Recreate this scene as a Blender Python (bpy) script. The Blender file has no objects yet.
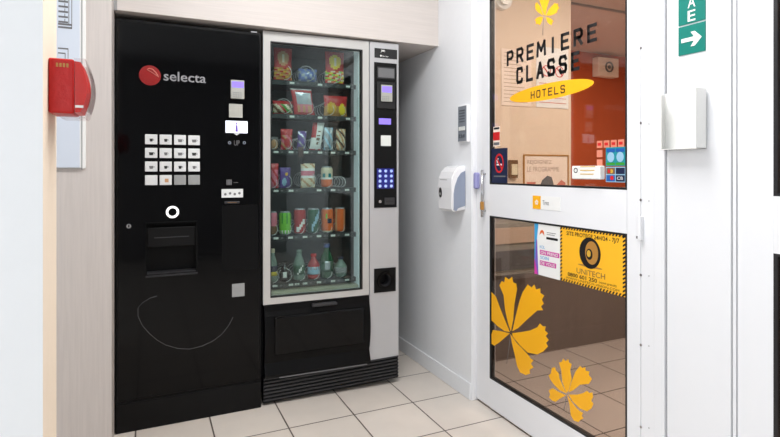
import bpy, bmesh, math, random
from mathutils import Vector, Matrix
random.seed(7)
SC = bpy.context.scene
COL = SC.collection
R = math.radians

# ------------------------------------------------------------------ camera
CAM_H = 1.157; FPX = 525.0; YAW = 24.75; HOR = 170.0; CX = 390.0
cam_d = bpy.data.cameras.new('camera'); cam = bpy.data.objects.new('camera', cam_d); COL.objects.link(cam)
cam.location = (0, 0, CAM_H); cam.rotation_euler = (R(90), 0, R(-YAW))
cam_d.sensor_fit = 'HORIZONTAL'; cam_d.sensor_width = 36.0; cam_d.lens = 36.0*FPX/780.0
cam_d.shift_y = -(218.5-HOR)/780.0; cam_d.clip_start = 0.02
SC.camera = cam

# ------------------------------------------------------------------ world, lights, exposure
SC.view_settings.view_transform = 'Standard'; SC.view_settings.look = 'None'
SC.view_settings.gamma = 1.0; SC.view_settings.exposure = 0.0
w = bpy.data.worlds.new('world'); SC.world = w; w.use_nodes = True
w.node_tree.nodes['Background'].inputs[0].default_value = (0.8, 0.9, 1.0, 1)
w.node_tree.nodes['Background'].inputs[1].default_value = 0.4

def area(name, loc, rot, sx, sy, power, col):
    l = bpy.data.lights.new(name, 'AREA'); l.shape = 'RECTANGLE'; l.size = sx; l.size_y = sy
    l.energy = power; l.color = col
    o = bpy.data.objects.new(name, l); COL.objects.link(o); o.location = loc
    o.rotation_euler = tuple(R(a) for a in rot); return o
area('window_daylight', (-2.85, -0.5, 1.5), (0, -90, 0), 1.8, 2.6, 56, (0.93, 0.97, 1.0))
area('ceiling_lamp_light', (0.6, 1.35, 2.57), (0, 0, 0), 1.2, 0.6, 30, (0.98, 0.98, 1.0))
area('rear_fill_light', (-1.35, -2.15, 1.5), (90, 0, 0), 1.5, 1.7, 24, (0.93, 0.97, 1.0))  # soft fill light added behind the camera, standing in for an unseen window
area('lobby_lamp_light', (2.5, 1.3, 2.46), (0, 0, 0), 0.6, 0.9, 44, (1.0, 0.92, 0.84))
area('lobby_rear_lamp_light', (3.3, 3.5, 2.46), (0, 0, 0), 0.9, 0.6, 46, (1.0, 0.88, 0.78))

# ------------------------------------------------------------------ materials
def lin(c):
    c = c/255.0
    return c/12.92 if c <= 0.04045 else ((c+0.055)/1.055)**2.4
MAT = {}
def mat(name, rgb, rough=0.5, metal=0.0, spec=0.5, emit=0.0, var=0.04, bump=0.0, scale=(6, 6, 6), coat=0.0):
    if name in MAT: return MAT[name]
    m = bpy.data.materials.new(name); m.use_nodes = True
    nt = m.node_tree; b = nt.nodes['Principled BSDF']
    c = (lin(rgb[0]), lin(rgb[1]), lin(rgb[2]), 1)
    tc = nt.nodes.new('ShaderNodeTexCoord'); mp = nt.nodes.new('ShaderNodeMapping')
    mp.inputs['Scale'].default_value = scale
    nz = nt.nodes.new('ShaderNodeTexNoise'); nz.inputs['Scale'].default_value = 1.0; nz.inputs['Detail'].default_value = 4
    nt.links.new(tc.outputs['Object'], mp.inputs[0]); nt.links.new(mp.outputs[0], nz.inputs['Vector'])
    mx = nt.nodes.new('ShaderNodeMixRGB')
    mx.inputs[1].default_value = tuple(v*(1-var) for v in c[:3])+(1,)
    mx.inputs[2].default_value = tuple(min(1, v*(1+var)) for v in c[:3])+(1,)
    nt.links.new(nz.outputs['Fac'], mx.inputs[0]); nt.links.new(mx.outputs[0], b.inputs['Base Color'])
    b.inputs['Roughness'].default_value = rough; b.inputs['Metallic'].default_value = metal
    b.inputs['Specular IOR Level'].default_value = spec
    b.inputs['Coat Weight'].default_value = coat
    if emit:
        b.inputs['Emission Color'].default_value = c; b.inputs['Emission Strength'].default_value = emit
    if bump:
        bp = nt.nodes.new('ShaderNodeBump'); bp.inputs['Strength'].default_value = bump; bp.inputs['Distance'].default_value = 0.003
        nt.links.new(nz.outputs['Fac'], bp.inputs['Height']); nt.links.new(bp.outputs[0], b.inputs['Normal'])
    MAT[name] = m; return m
def glass(name, tint, refl, rough=0.01):
    m = bpy.data.materials.new(name); m.use_nodes = True; nt = m.node_tree; nt.nodes.clear()
    out = nt.nodes.new('ShaderNodeOutputMaterial'); mix = nt.nodes.new('ShaderNodeMixShader')
    tr = nt.nodes.new('ShaderNodeBsdfTransparent'); tr.inputs[0].default_value = tint+(1,)
    gl = nt.nodes.new('ShaderNodeBsdfGlossy'); gl.inputs['Roughness'].default_value = rough; gl.inputs[0].default_value = (1, 1, 1, 1)
    lw = nt.nodes.new('ShaderNodeLayerWeight'); lw.inputs['Blend'].default_value = 0.5
    pw = nt.nodes.new('ShaderNodeMath'); pw.operation = 'POWER'; pw.inputs[1].default_value = 5.0
    mul = nt.nodes.new('ShaderNodeMath'); mul.operation = 'MULTIPLY_ADD'; mul.inputs[1].default_value = refl*0.9; mul.inputs[2].default_value = refl*0.035
    nt.links.new(lw.outputs['Facing'], pw.inputs[0]); nt.links.new(pw.outputs[0], mul.inputs[0]); nt.links.new(mul.outputs[0], mix.inputs[0])
    nt.links.new(tr.outputs[0], mix.inputs[1]); nt.links.new(gl.outputs[0], mix.inputs[2]); nt.links.new(mix.outputs[0], out.inputs[0])
    MAT[name] = m; return m

mat('wall_white', (238, 240, 243), 0.6, bump=0.25, scale=(30, 30, 30), var=0.015)
mat('left_white', (236, 238, 240), 0.6, bump=0.2, scale=(30, 30, 30), var=0.01)
mat('plaster_cream', (240, 224, 204), 0.7, bump=0.3, scale=(60, 60, 20), var=0.03)
mat('laminate_v', (206, 198, 193), 0.45, var=0.10, scale=(160, 160, 6))
mat('laminate_h', (208, 200, 195), 0.45, var=0.10, scale=(6, 160, 160))
mat('door_white', (234, 235, 238), 0.35, var=0.01)
mat('seam_grey', (150, 150, 150), 0.6)
mat('gasket_black', (22, 22, 24), 0.5)
mat('lobby_cream', (230, 209, 188), 0.7)
mat('lobby_ceiling_paint', (205, 182, 168), 0.7)
mat('orange_wood', (192, 88, 46), 0.4, var=0.12, scale=(20, 20, 2))
mat('brown_wood', (140, 130, 124), 0.5, var=0.15, scale=(20, 20, 2))
mat('gloss_black', (5, 5, 6), 0.07, spec=0.2, var=0.02)
mat('hall_grey', (146, 146, 148), 0.7)
mat('satin_black', (8, 8, 9), 0.35, spec=0.16)
mat('matt_black', (11, 11, 12), 0.5, spec=0.2)
mat('grille_black', (44, 44, 47), 0.45)
mat('silver_paint', (186, 182, 178), 0.32, metal=0.25)
mat('silver_light', (192, 191, 188), 0.32, metal=0.1)
mat('column_grey', (188, 188, 190), 0.35, metal=0.15)
mat('steel', (190, 190, 192), 0.25, metal=0.9)
mat('chrome', (215, 215, 218), 0.12, metal=1.0)
mat('interior_grey', (84, 94, 94), 0.5)
mat('shelf_dark', (40, 45, 46), 0.45)
mat('tag_white', (225, 228, 224), 0.5)
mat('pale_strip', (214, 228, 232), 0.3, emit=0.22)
mat('wire', (205, 208, 208), 0.3, metal=0.3)
mat('sill_sand', (176, 174, 152), 0.4)
mat('logo_red', (150, 20, 20), 0.3)
mat('logo_swirl', (214, 128, 116), 0.4)
mat('logo_grey', (140, 140, 143), 0.4)
mat('button_white', (222, 224, 224), 0.4)
mat('button_grey', (150, 152, 152), 0.5)
mat('screen_white', (235, 238, 250), 0.3, emit=0.75)
mat('screen_violet', (140, 120, 235), 0.3, emit=0.45)
mat('terminal_grey', (176, 176, 168), 0.4)
mat('ring_lit', (255, 255, 255), 0.3, emit=0.9)
mat('key_lit', (150, 170, 245), 0.3, emit=0.8)
mat('key_blue', (22, 30, 120), 0.3, emit=0.25)
mat('ink_black', (18, 18, 20), 0.5)
mat('ink_grey', (110, 110, 112), 0.6)
mat('dusky_pink', (216, 132, 108), 0.6)
mat('ink_tan', (176, 158, 146), 0.6)
mat('ink_pink', (215, 130, 115), 0.6)
mat('ink_brown', (70, 58, 40), 0.6)
mat('paper_white', (238, 238, 236), 0.6)
mat('paper_warm', (244, 226, 212), 0.6)
mat('paper_blue', (214, 222, 234), 0.4)
mat('decal_yellow', (250, 180, 20), 0.45)
mat('sign_yellow', (250, 186, 40), 0.45)
mat('copper', (178, 128, 60), 0.4)
mat('cyan_ink', (60, 160, 215), 0.5)
mat('magenta', (206, 60, 160), 0.5)
mat('violet_ink', (120, 90, 190), 0.5)
mat('navy', (24, 34, 66), 0.4)
mat('red', (206, 28, 30), 0.4)
mat('alarm_red', (186, 20, 18), 0.38, var=0.08, bump=0.3, scale=(80, 80, 80), spec=0.4)
mat('alarm_red_bright', (224, 40, 30), 0.3)
mat('green_sign', (0, 122, 110), 0.4)
mat('dispenser_white', (240, 240, 242), 0.25)
mat('dispenser_grey', (142, 152, 172), 0.3)
mat('lavender', (150, 150, 200), 0.35)
mat('keypad_grey', (128, 134, 142), 0.4)
mat('keypad_dark', (84, 90, 98), 0.4)
mat('acrylic', (236, 236, 233), 0.2, var=0.02)
mat('lamp_glow', (255, 250, 240), 0.4, emit=3.0)
mat('teal', (30, 140, 150), 0.4); mat('pale_blue', (150, 190, 215), 0.4); mat('card_blue', (30, 90, 165), 0.4)
mat('gold', (214, 170, 60), 0.4); mat('green', (60, 150, 50), 0.35); mat('lime', (120, 200, 60), 0.35)
mat('dark_green', (28, 86, 62), 0.35); mat('orange', (226, 104, 40), 0.35); mat('tan', (196, 150, 108), 0.4)
mat('purple', (96, 70, 150), 0.35); mat('pink', (214, 120, 140), 0.4); mat('packet_red', (186, 40, 44), 0.35)
mat('cola_red', (178, 40, 44), 0.3); mat('cream', (226, 214, 186), 0.45); mat('packet_silver', (186, 192, 200), 0.25, metal=0.4)
mat('packet_blue', (90, 110, 170), 0.3); mat('packet_yellow', (238, 210, 50), 0.35); mat('bottle_dark', (28, 26, 30), 0.15)
mat('bottle_green', (24, 84, 50), 0.15); mat('bottle_clear', (120, 140, 130), 0.15); mat('choc', (70, 42, 34), 0.4)
mat('brown_print', (120, 88, 60), 0.5)
glass('door_glass', (0.86, 0.83, 0.80), 1.0)
glass('door_glass_low', (0.70, 0.65, 0.62), 1.1)
glass('cabinet_glass', (0.80, 0.87, 0.855), 1.15)
glass('clear_plastic', (0.95, 0.92, 0.92), 0.6, 0.08)

def tile_mat():
    m = bpy.data.materials.new('floor_tile'); m.use_nodes = True; nt = m.node_tree; b = nt.nodes['Principled BSDF']
    tc = nt.nodes.new('ShaderNodeTexCoord'); mp = nt.nodes.new('ShaderNodeMapping')
    mp.inputs['Location'].default_value = (-0.262+0.3115*20, -2.014+0.3115*20, 0)
    br = nt.nodes.new('ShaderNodeTexBrick'); br.offset = 0; br.squash = 1
    br.inputs['Scale'].default_value = 1; br.inputs['Brick Width'].default_value = 0.3115; br.inputs['Row Height'].default_value = 0.3115
    br.inputs['Mortar Size'].default_value = 0.0034; br.inputs['Mortar Smooth'].default_value = 0.1
    br.inputs['Color1'].default_value = (lin(224), lin(216), lin(207), 1); br.inputs['Color2'].default_value = (lin(218), lin(209), lin(199), 1)
    br.inputs['Mortar'].default_value = (lin(92), lin(82), lin(76), 1)
    nz = nt.nodes.new('ShaderNodeTexNoise'); nz.inputs['Scale'].default_value = 9; nz.inputs['Detail'].default_value = 6
    mx = nt.nodes.new('ShaderNodeMixRGB'); mx.blend_type = 'MULTIPLY'; mx.inputs[0].default_value = 0.12
    nt.links.new(tc.outputs['Object'], mp.inputs[0]); nt.links.new(mp.outputs[0], br.inputs['Vector'])
    nt.links.new(tc.outputs['Object'], nz.inputs['Vector'])
    nt.links.new(br.outputs['Color'], mx.inputs[1]); nt.links.new(nz.outputs['Fac'], mx.inputs[2]); nt.links.new(mx.outputs[0], b.inputs['Base Color'])
    b.inputs['Roughness'].default_value = 0.3; b.inputs['Specular IOR Level'].default_value = 0.35
    bp = nt.nodes.new('ShaderNodeBump'); bp.invert = True; bp.inputs['Strength'].default_value = 0.4; bp.inputs['Distance'].default_value = 0.002
    nt.links.new(br.outputs['Fac'], bp.inputs['Height']); nt.links.new(bp.outputs[0], b.inputs['Normal'])
    MAT['floor_tile'] = m
tile_mat()

# ------------------------------------------------------------------ frames and mesh builder
class Frame:
    """a vertical surface: local x runs right along it, y goes into it, z up"""
    def __init__(s, ox, oy, deg):
        s.o = Vector((ox, oy, 0)); s.deg = deg
        a = R(deg); s.u = Vector((math.cos(a), math.sin(a), 0)); s.n = Vector((-math.sin(a), math.cos(a), 0))
    def at(s, px, py, d=0.0):            # where the sight line of a photo pixel meets this surface (depth d): (x, z)
        a = R(YAW); uu = (px-CX)/FPX; vv = (HOR-py)/FPX
        dr = Vector((math.sin(a)+uu*math.cos(a), math.cos(a)-uu*math.sin(a), vv))
        p0 = s.o + s.n*d
        t = p0.dot(s.n)/dr.dot(s.n)
        p = dr*t
        return ((p-s.o).dot(s.u), p.z+CAM_H)
    def world(s, x, y, z): return s.o + s.u*x + s.n*y + Vector((0, 0, z))
W0 = Frame(0, 0, 0)
ORG = {}
TEXTS = {}
def text_geo(body, bold=0.0):
    k = (body, bold)
    if k not in TEXTS:
        c = bpy.data.curves.new('lettering', 'FONT'); c.body = body; c.size = 1; c.offset = bold; c.resolution_u = 3
        o = bpy.data.objects.new('lettering', c); COL.objects.link(o)
        dg = bpy.context.evaluated_depsgraph_get(); dg.update()
        me = bpy.data.meshes.new_from_object(o.evaluated_get(dg))
        vs = [tuple(v.co) for v in me.vertices]; fs = [tuple(p.vertices) for p in me.polygons]
        bpy.data.meshes.remove(me); bpy.data.objects.remove(o); bpy.data.curves.remove(c)
        x0 = min(v[0] for v in vs); x1 = max(v[0] for v in vs); y0 = min(v[1] for v in vs); y1 = max(v[1] for v in vs)
        TEXTS[k] = ([((v[0]-x0)/(x1-x0), (v[1]-y0)/(y1-y0)) for v in vs], fs)
    return TEXTS[k]

class MB:
    def __init__(s, frame=W0): s.bm = bmesh.new(); s.mats = []; s.f = frame; s.smooth = False
    def mi(s, m):
        if m not in s.mats: s.mats.append(m)
        return s.mats.index(m)
    def faces(s, verts, faces, m):
        vs = [s.bm.verts.new(v) for v in verts]; i = s.mi(m); out = []
        for f in faces:
            try:
                fc = s.bm.faces.new([vs[k] for k in f]); fc.material_index = i; out.append(fc)
            except ValueError: pass
        return vs, out
    def box(s, x0, x1, y0, y1, z0, z1, m, bev=0.0, seg=2):
        x0, x1 = sorted((x0, x1)); y0, y1 = sorted((y0, y1)); z0, z1 = sorted((z0, z1))
        v = [(x, y, z) for z in (z0, z1) for y in (y0, y1) for x in (x0, x1)]
        f = [(0, 2, 3, 1), (4, 5, 7, 6), (0, 1, 5, 4), (2, 6, 7, 3), (0, 4, 6, 2), (1, 3, 7, 5)]
        vs, fs = s.faces(v, f, m)
        if bev > 0:
            es = list({e for fc in fs for e in fc.edges})
            r = bmesh.ops.bevel(s.bm, geom=es, offset=min(bev, 0.49*min(x1-x0, y1-y0, z1-z0)), segments=seg, profile=0.5, affect='EDGES')
            for fc in r['faces']: fc.material_index = s.mi(m)
        return s
    def holed(s, x0, x1, z0, z1, hx0, hx1, hz0, hz1, y0, y1, m, bev=0.0):
        s.box(x0, hx0, y0, y1, z0, z1, m, bev); s.box(hx1, x1, y0, y1, z0, z1, m, bev)
        s.box(hx0, hx1, y0, y1, z0, hz0, m); s.box(hx0, hx1, y0, y1, hz1, z1, m); return s
    def prism(s, pts, lo, hi, m, axis='y'):
        if axis == 'y': g = lambda a, b, c: (a, c, b)        # pts = (x, z)
        elif axis == 'x': g = lambda a, b, c: (c, a, b)      # pts = (y, z)
        else: g = lambda a, b, c: (a, b, c)                  # pts = (x, y)
        n = len(pts)
        v = [g(a, b, lo) for a, b in pts]+[g(a, b, hi) for a, b in pts]
        f = [tuple(range(n)), tuple(range(2*n-1, n-1, -1))]+[(i, i+n, (i+1) % n+n, (i+1) % n) for i in range(n)]
        s.faces(v, f, m); return s
    def disc(s, x, z, rx, rz, y0, y1, m, n=28):
        return s.prism([(x+rx*math.cos(2*math.pi*k/n), z+rz*math.sin(2*math.pi*k/n)) for k in range(n)], y0, y1, m)
    def ring(s, x, z, ro, ri, y0, y1, m, n=32, kz=1.0):
        v = []
        for k in range(n):
            c, t = math.cos(2*math.pi*k/n), math.sin(2*math.pi*k/n)
            v += [(x+ro*c, y0, z+ro*t*kz), (x+ri*c, y0, z+ri*t*kz), (x+ro*c, y1, z+ro*t*kz), (x+ri*c, y1, z+ri*t*kz)]
        f = []
        for k in range(n):
            a, b = 4*k, 4*((k+1) % n)
            f += [(a, b, b+1, a+1), (a+2, a+3, b+3, b+2), (a, a+2, b+2, b), (a+1, b+1, b+3, a+3)]
        s.faces(v, f, m); return s
    def lathe(s, cx, cy, prof, mfun, n=24):     # prof = [(radius, z)], mfun(i) = material of band i
        vs = [[s.bm.verts.new((cx+r*math.cos(2*math.pi*k/n), cy+r*math.sin(2*math.pi*k/n), z)) for k in range(n)] for r, z in prof]
        for i in range(len(prof)-1):
            for k in range(n):
                ang = ((k+0.5)/n*360) % 360
                f = s.bm.faces.new((vs[i][k], vs[i][(k+1) % n], vs[i+1][(k+1) % n], vs[i+1][k])); f.material_index = s.mi(mfun(i, ang)); f.smooth = True
        f = s.bm.faces.new(list(reversed(vs[0]))); f.material_index = s.mi(mfun(0, 0))
        f = s.bm.faces.new(vs[-1]); f.material_index = s.mi(mfun(len(prof)-2, 0)); return s
    def tube(s, pts, r, m, n=6, closed=False):
        pts = [Vector(p) for p in pts]; rings = []
        for i, p in enumerate(pts):
            a = pts[i-1] if i > 0 else (pts[-1] if closed else p); b = pts[(i+1) % len(pts)] if (i < len(pts)-1 or closed) else p
            t = (b-a).normalized(); up = Vector((0, 0, 1)) if abs(t.z) < 0.95 else Vector((1, 0, 0))
            e1 = t.cross(up).normalized(); e2 = t.cross(e1)
            rings.append([s.bm.verts.new(p+e1*r*math.cos(2*math.pi*k/n)+e2*r*math.sin(2*math.pi*k/n)) for k in range(n)])
        i0 = s.mi(m); N = len(pts)
        for i in range(N if closed else N-1):
            for k in range(n):
                f = s.bm.faces.new((rings[i][k], rings[i][(k+1) % n], rings[(i+1) % N][(k+1) % n], rings[(i+1) % N][k])); f.material_index = i0; f.smooth = True
        if not closed:
            for q in (rings[0], rings[-1]):
                f = s.bm.faces.new(q); f.material_index = i0
        return s
    def text(s, body, x0, x1, z0, z1, y, m, bold=0.0, thick=0.0006):
        p, fs = text_geo(body, bold)
        v = [(x0+a*(x1-x0), y-thick, z0+b*(z1-z0)) for a, b in p]
        s.faces(v, fs, m); return s
    def build(s, name, parent=None, org=None, label=None, rotz=None):
        bmesh.ops.recalc_face_normals(s.bm, faces=s.bm.faces[:])
        me = bpy.data.meshes.new(name)
        if parent is not None: o0 = ORG[parent.name]
        elif org is not None: o0 = Vector(org)
        else:
            xs = [v.co for v in s.bm.verts]
            o0 = Vector(((min(v.x for v in xs)+max(v.x for v in xs))/2, (min(v.y for v in xs)+max(v.y for v in xs))/2, min(v.z for v in xs)))
        for v in s.bm.verts: v.co -= o0
        s.bm.to_mesh(me); s.bm.free()
        for m in s.mats: me.materials.append(MAT[m])
        o = bpy.data.objects.new(name, me); COL.objects.link(o)
        ORG[o.name] = o0
        if parent is not None: o.parent = parent
        else:
            o.location = s.f.world(*o0); o.rotation_euler = (0, 0, R(s.f.deg))
        if label: o['label'] = label
        return o
def tag(o, label, cat, group=None):
    o['label'] = label; o['category'] = cat
    if group: o['group'] = group
    return o
def thing(name, frame, org, label=None, cat=None, group=None):
    o = bpy.data.objects.new(name, None); COL.objects.link(o); o.empty_display_size = 0.05
    o.location = frame.world(*org); o.rotation_euler = (0, 0, R(frame.deg)); ORG[o.name] = Vector(org)
    if label: tag(o, label, cat, group)
    return o
def struct(o): o['kind'] = 'structure'; return o

# ------------------------------------------------------------------ the setting
struct(MB().box(-3, 5.4, -2.3, 4.6, -0.08, 0, 'floor_tile').build('floor', org=(0, 0, 0)))
struct(MB().box(-3, 1.6, -2.3, 3.5, 2.6, 2.7, 'wall_white').build('ceiling'))
struct(MB().box(1.6, 5.4, -2.3, 4.6, 2.5, 2.6, 'lobby_ceiling_paint').box(1.62, 4.5, 3.2, 3.22, 2.485, 2.5, 'brown_wood').box(3.0, 3.02, -1, 4.4, 2.485, 2.5, 'brown_wood').box(2.2, 2.22, -1, 4.4, 2.485, 2.5, 'brown_wood').build('ceiling'))
struct(MB().box(-3, 1.6, 3.42, 3.5, 0, 2.6, 'wall_white').build('wall_back'))
b = MB().box(1.475, 1.62, 2.222, 3.5, 0, 2.6, 'wall_white'); struct(b.build('wall_right'))
# wall over the doors and the wall further towards the camera
struct(MB().box(1.475, 1.62, -2.2, 2.222, 2.12, 2.6, 'wall_white').build('wall_right'))
struct(MB().box(1.475, 1.62, -2.2, 0.02, 0, 2.12, 'wall_white').build('wall_right'))
struct(MB().box(-3, 5.4, -2.3, -2.2, 0, 2.6, 'hall_grey').build('wall_front'))
b = MB()
b.holed(-1.9, 0.95, 0, 2.6, -1.75, 0.75, 0.6, 2.4, 0, 0.1, 'wall_white')
wl = Frame(-3.0, -0.5, 90)      # the wall far to the left, with its window
b.f = wl
struct(b.build('wall_left', org=(0, 0, 0)))
b = MB(); b.holed(-2.2, -0.5, 0.55, 2.45, -2.14, -0.56, 0.61, 2.39, -2.198, -2.16, 'wall_white')
struct(b.build('added_window_frame'))  # frame added around the rear fill light on a solid wall, out of view
# near partition at the left edge, with a cream return
b = MB(); b.box(-1.35, -0.184, 1.2, 1.365, 0, 2.6, 'left_white')
i = b.mi('plaster_cream')
b.bm.faces.ensure_lookup_table()
for f in b.bm.faces:
    if abs(f.calc_center_median().x+0.184) < 1e-4: f.material_index = i
struct(b.build('wall_left'))
# laminate pillar beside the black machine and the panel above both machines
struct(MB().box(-1.3, -0.134, 2.40, 3.42, 0, 2.6, 'laminate_v').build('wall_left'))
b = MB(); b.box(-0.130, 1.475, 2.552, 3.42, 1.848, 2.6, 'laminate_h', 0.002); struct(b.build('trim_1'))
b = MB(); b.box(-0.134, -0.121, 2.545, 2.555, 1.845, 2.6, 'seam_grey'); struct(b.build('trim_2'))
for y0, y1 in ((2.225, 3.42),):
    b = MB(); b.box(1.467, 1.475, y0, y1, 0, 0.085, 'wall_white', 0.004); struct(b.build('baseboard_right'))

# ------------------------------------------------------------------ doors (door wall frame: x runs along the wall towards the camera)
D = Frame(1.50, 2.22, -90)
GX0, GX1 = 0.116, 0.917
def door(idx, x0, x1, gx0, gx1, handle):
    t = struct(thing('door_%d' % idx, D, ((x0+x1)/2, 0, 0)))
    b = MB(D)
    b.box(x0, gx0, 0, 0.028, 0.012, 2.08, 'door_white', 0.003); b.box(gx1, x1, 0, 0.028, 0.012, 2.08, 'door_white', 0.003)
    for z0, z1 in ((0.012, 0.150), (0.937, 1.088), (1.99, 2.08)): b.box(gx0, gx1, 0, 0.028, z0, z1, 'door_white')
    b.build('door_frame', t)
    for (z0, z1, g, nm) in ((0.150, 0.937, 'door_glass_low', 'tinted lower glass pane'), (1.088, 1.99, 'door_glass', 'clear upper glass pane')):
        q = MB(D).holed(gx0-0.001, gx1+0.001, z0-0.001, z1+0.001, gx0+0.009, gx1-0.007, z0+0.008, z1-0.008, 0.001, 0.024, 'gasket_black').build('gasket', t)
        MB(D).box(gx0+0.009, gx1-0.007, 0.006, 0.012, z0+0.008, z1-0.008, g).build('glass_pane', t, label=nm)
    return t
d1 = door(1, 0.004, 0.972, GX0, GX1, True)
# handle at the far stile
b = MB(D); x, z1 = D.at(482, 170, -0.02); z0 = D.at(482, 217, -0.02)[1]
b.tube([(x, -0.02, z0), (x, -0.02, z1)], 0.006, 'steel', 10)
b.tube([(x, -0.02, z0+0.03), (x, 0.001, z0+0.03)], 0.005, 'steel', 8); b.tube([(x, -0.02, z1-0.02), (x, 0.001, z1-0.02)], 0.005, 'steel', 8)
h = b.build('door_handle', d1, label='vertical steel pull handle')
MB(D).box(x-0.008, x+0.008, -0.028, -0.012, z0+0.035, z0+0.075, 'copper', 0.003).build('handle_grip', h)
b = MB(D); xx, zz = D.at(478, 189, -0.01); b.box(xx-0.02, xx+0.006, -0.028, 0.0005, zz, zz+0.082, 'lavender', 0.009, 3)
b.build('latch_keeper', d1, label='lavender plastic latch piece')
# lever plate on the near post
b = MB(D); xx, zz = D.at(641, 240); b.box(xx, xx+0.012, -0.018, 0.0, zz, zz+0.08, 'door_white', 0.003); b.box(xx-0.014, xx, -0.006, 0.001, zz+0.004, zz+0.012, 'steel')
b.build('latch', d1)
# jamb at the far side, posts and panel between the leaves
struct(MB(D).box(-0.024, 0.0035, -0.02, 0.06, 0, 2.12, 'door_white', 0.003).build('trim_3'))
px655 = D.at(655, 200)[0]; px665 = D.at(665.5, 200)[0]; px733 = D.at(731, 200)[0]; px738 = D.at(736, 200)[0]
b = MB(D); b.box(0.974, px655, 0.0, 0.06, 0, 2.12, 'door_white', 0.002)
b.box(px655+0.001, px665, -0.006, 0.06, 0, 2.12, 'door_white', 0.002)
for yy in (48, 123, 200, 275, 345, 427):
    sx, sz = D.at(641, yy); b.disc(sx, sz, 0.0045, 0.0045, -0.0016, 0.001, 'steel', 12)
    sx, sz = D.at(649, yy+1); b.disc(sx, sz, 0.002, 0.002, -0.001, 0.001, 'seam_grey', 8)
struct(b.build('trim_4'))
struct(MB(D).box(px665, px665+0.006, 0.006, 0.06, 0, 2.12, 'seam_grey').build('trim_5'))
struct(MB(D).box(px665+0.006, px733, -0.001, 0.06, 0, 2.12, 'door_white', 0.002).build('wall_right'))
struct(MB(D).box(px733, px733+0.005, 0.006, 0.06, 0, 2.12, 'seam_grey').box(px733+0.005, px738, 0.0, 0.06, 0, 2.12, 'door_white').build('trim_6'))
g2 = D.at(773.5, 200)[0]
door(2, px738+0.003, px738+0.93, g2, g2+0.78, False)

# ------------------------------------------------------------------ lobby behind the glass
struct(MB().box(1.62, 2.49, 2.6, 2.7, 0.98, 2.5, 'lobby_cream').box(1.62, 3.6, 2.61, 2.7, 0, 0.98, 'brown_wood').build('wall_lobby'))
b = MB(); b.box(1.5, 5.4, 4.5, 4.6, 0, 2.5, 'orange_wood')
for xx in (2.9, 3.35, 3.82, 4.2): b.box(xx, xx+0.012, 4.49, 4.5, 0, 2.5, 'brown_wood')
struct(b.build('wall_lobby_back'))
struct(MB().box(5.3, 5.4, -2.2, 4.5, 0, 2.5, 'lobby_cream').build('wall_lobby_side'))
struct(MB().box(3.12, 3.17, 4.40, 4.47, 0, 2.5, 'satin_black').build('trim_7'))
LW = Frame(0, 2.60, 0)
def lpx(px, py, d=0): return LW.at(px, py, d)
def paper(name, box, label, cat, fr, group=None, m='paper_warm', lines=0, ink='ink_grey', frame_m=None, extra=None, th=0.004):
    x0, z1 = fr.at(box[0], box[1]); x1, z0 = fr.at(box[2], box[3])
    zc0 = fr.at((box[0]+box[2])/2, box[3])[1]; zc1 = fr.at((box[0]+box[2])/2, box[1])[1]; z0, z1 = zc0, zc1
    b = MB(fr); b.box(x0, x1, -th, -0.0005, z0, z1, m)
    if frame_m: b.holed(x0-0.008, x1+0.008, z0-0.008, z1+0.008, x0, x1, z0, z1, -th-0.004, -0.0005, frame_m)
    for k in range(lines):
        zz = z1-(k+1)*(z1-z0)/(lines+1); ww = (x1-x0)*random.uniform(0.55, 0.85)
        b.box(x0+0.08*(x1-x0), x0+0.08*(x1-x0)+ww, -th-0.0006, -th, zz-0.002, zz+0.002, ink)
    if extra: extra(b, x0, x1, z0, z1, -th)
    o = b.build(name); tag(o, label, cat, group); return o
paper('notice', (501, 50, 531, 106), 'tall printed notice on lobby wall left of the black CLASSE lettering', 'notice', LW, lines=14, ink='ink_tan')
def nosigns(b, x0, x1, z0, z1, y):
    for k, (px, py) in enumerate(((546, 71), (559, 72))):
        cx, cz = LW.at(px, py); b.ring(cx, cz, 0.036, 0.030, y-0.001, y, 'red'); b.prism([(cx-0.026, cz+0.02), (cx-0.02, cz+0.026), (cx+0.026, cz-0.02), (cx+0.02, cz-0.026)], y-0.001, y, 'red')
    for k in range(5):
        b.box(x0+0.02, x1-0.02, y-0.001, y, z0+0.03+k*0.03, z0+0.034+k*0.03, 'ink_pink')
paper('prohibition_notice', (536, 48, 568, 108), 'white notice with two red prohibition circles on lobby wall behind the glass lettering', 'notice', LW, m='paper_white', extra=nosigns)
def rejoin(b, x0, x1, z0, z1, y):
    h = z1-z0; wd = x1-x0
    b.text('REJOIGNEZ', x0+0.06*wd, x0+0.62*wd, z1-0.30*h, z1-0.14*h, y, 'ink_tan'); b.text('LE PROGRAMME', x0+0.06*wd, x0+0.80*wd, z1-0.52*h, z1-0.36*h, y, 'ink_tan')
    b.prism([(x0+0.35*wd, z0), (x0+0.40*wd, z0+0.2*h), (x0+0.52*wd, z0+0.34*h), (x0+0.62*wd, z0+0.30*h), (x0+0.68*wd, z0)], y-0.001, y, 'ink_grey')
    b.box(x0+0.05*wd, x0+0.25*wd, y-0.001, y, z0+0.06*h, z0+0.14*h, 'ink_pink'); b.prism([(x0+0.72*wd, z0), (x0+0.85*wd, z0+0.2*h), (x0+0.95*wd, z0+0.1*h), (x0+0.95*wd, z0)], y-0.001, y, 'ink_pink')
paper('poster', (524, 156, 567, 186), 'framed pale pink REJOIGNEZ LE PROGRAMME poster low on lobby wall', 'poster', LW, frame_m='copper', extra=rejoin)
b = MB(LW); x0, z1 = LW.at(508, 160); x1, z0 = LW.at(516, 178)
b.box(x0, x1, -0.02, -0.0005, z0, z1, 'brown_print', 0.002); b.box(x0+0.012, x1-0.006, -0.023, -0.02, z0+0.02, z1-0.025, 'cream')
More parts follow.
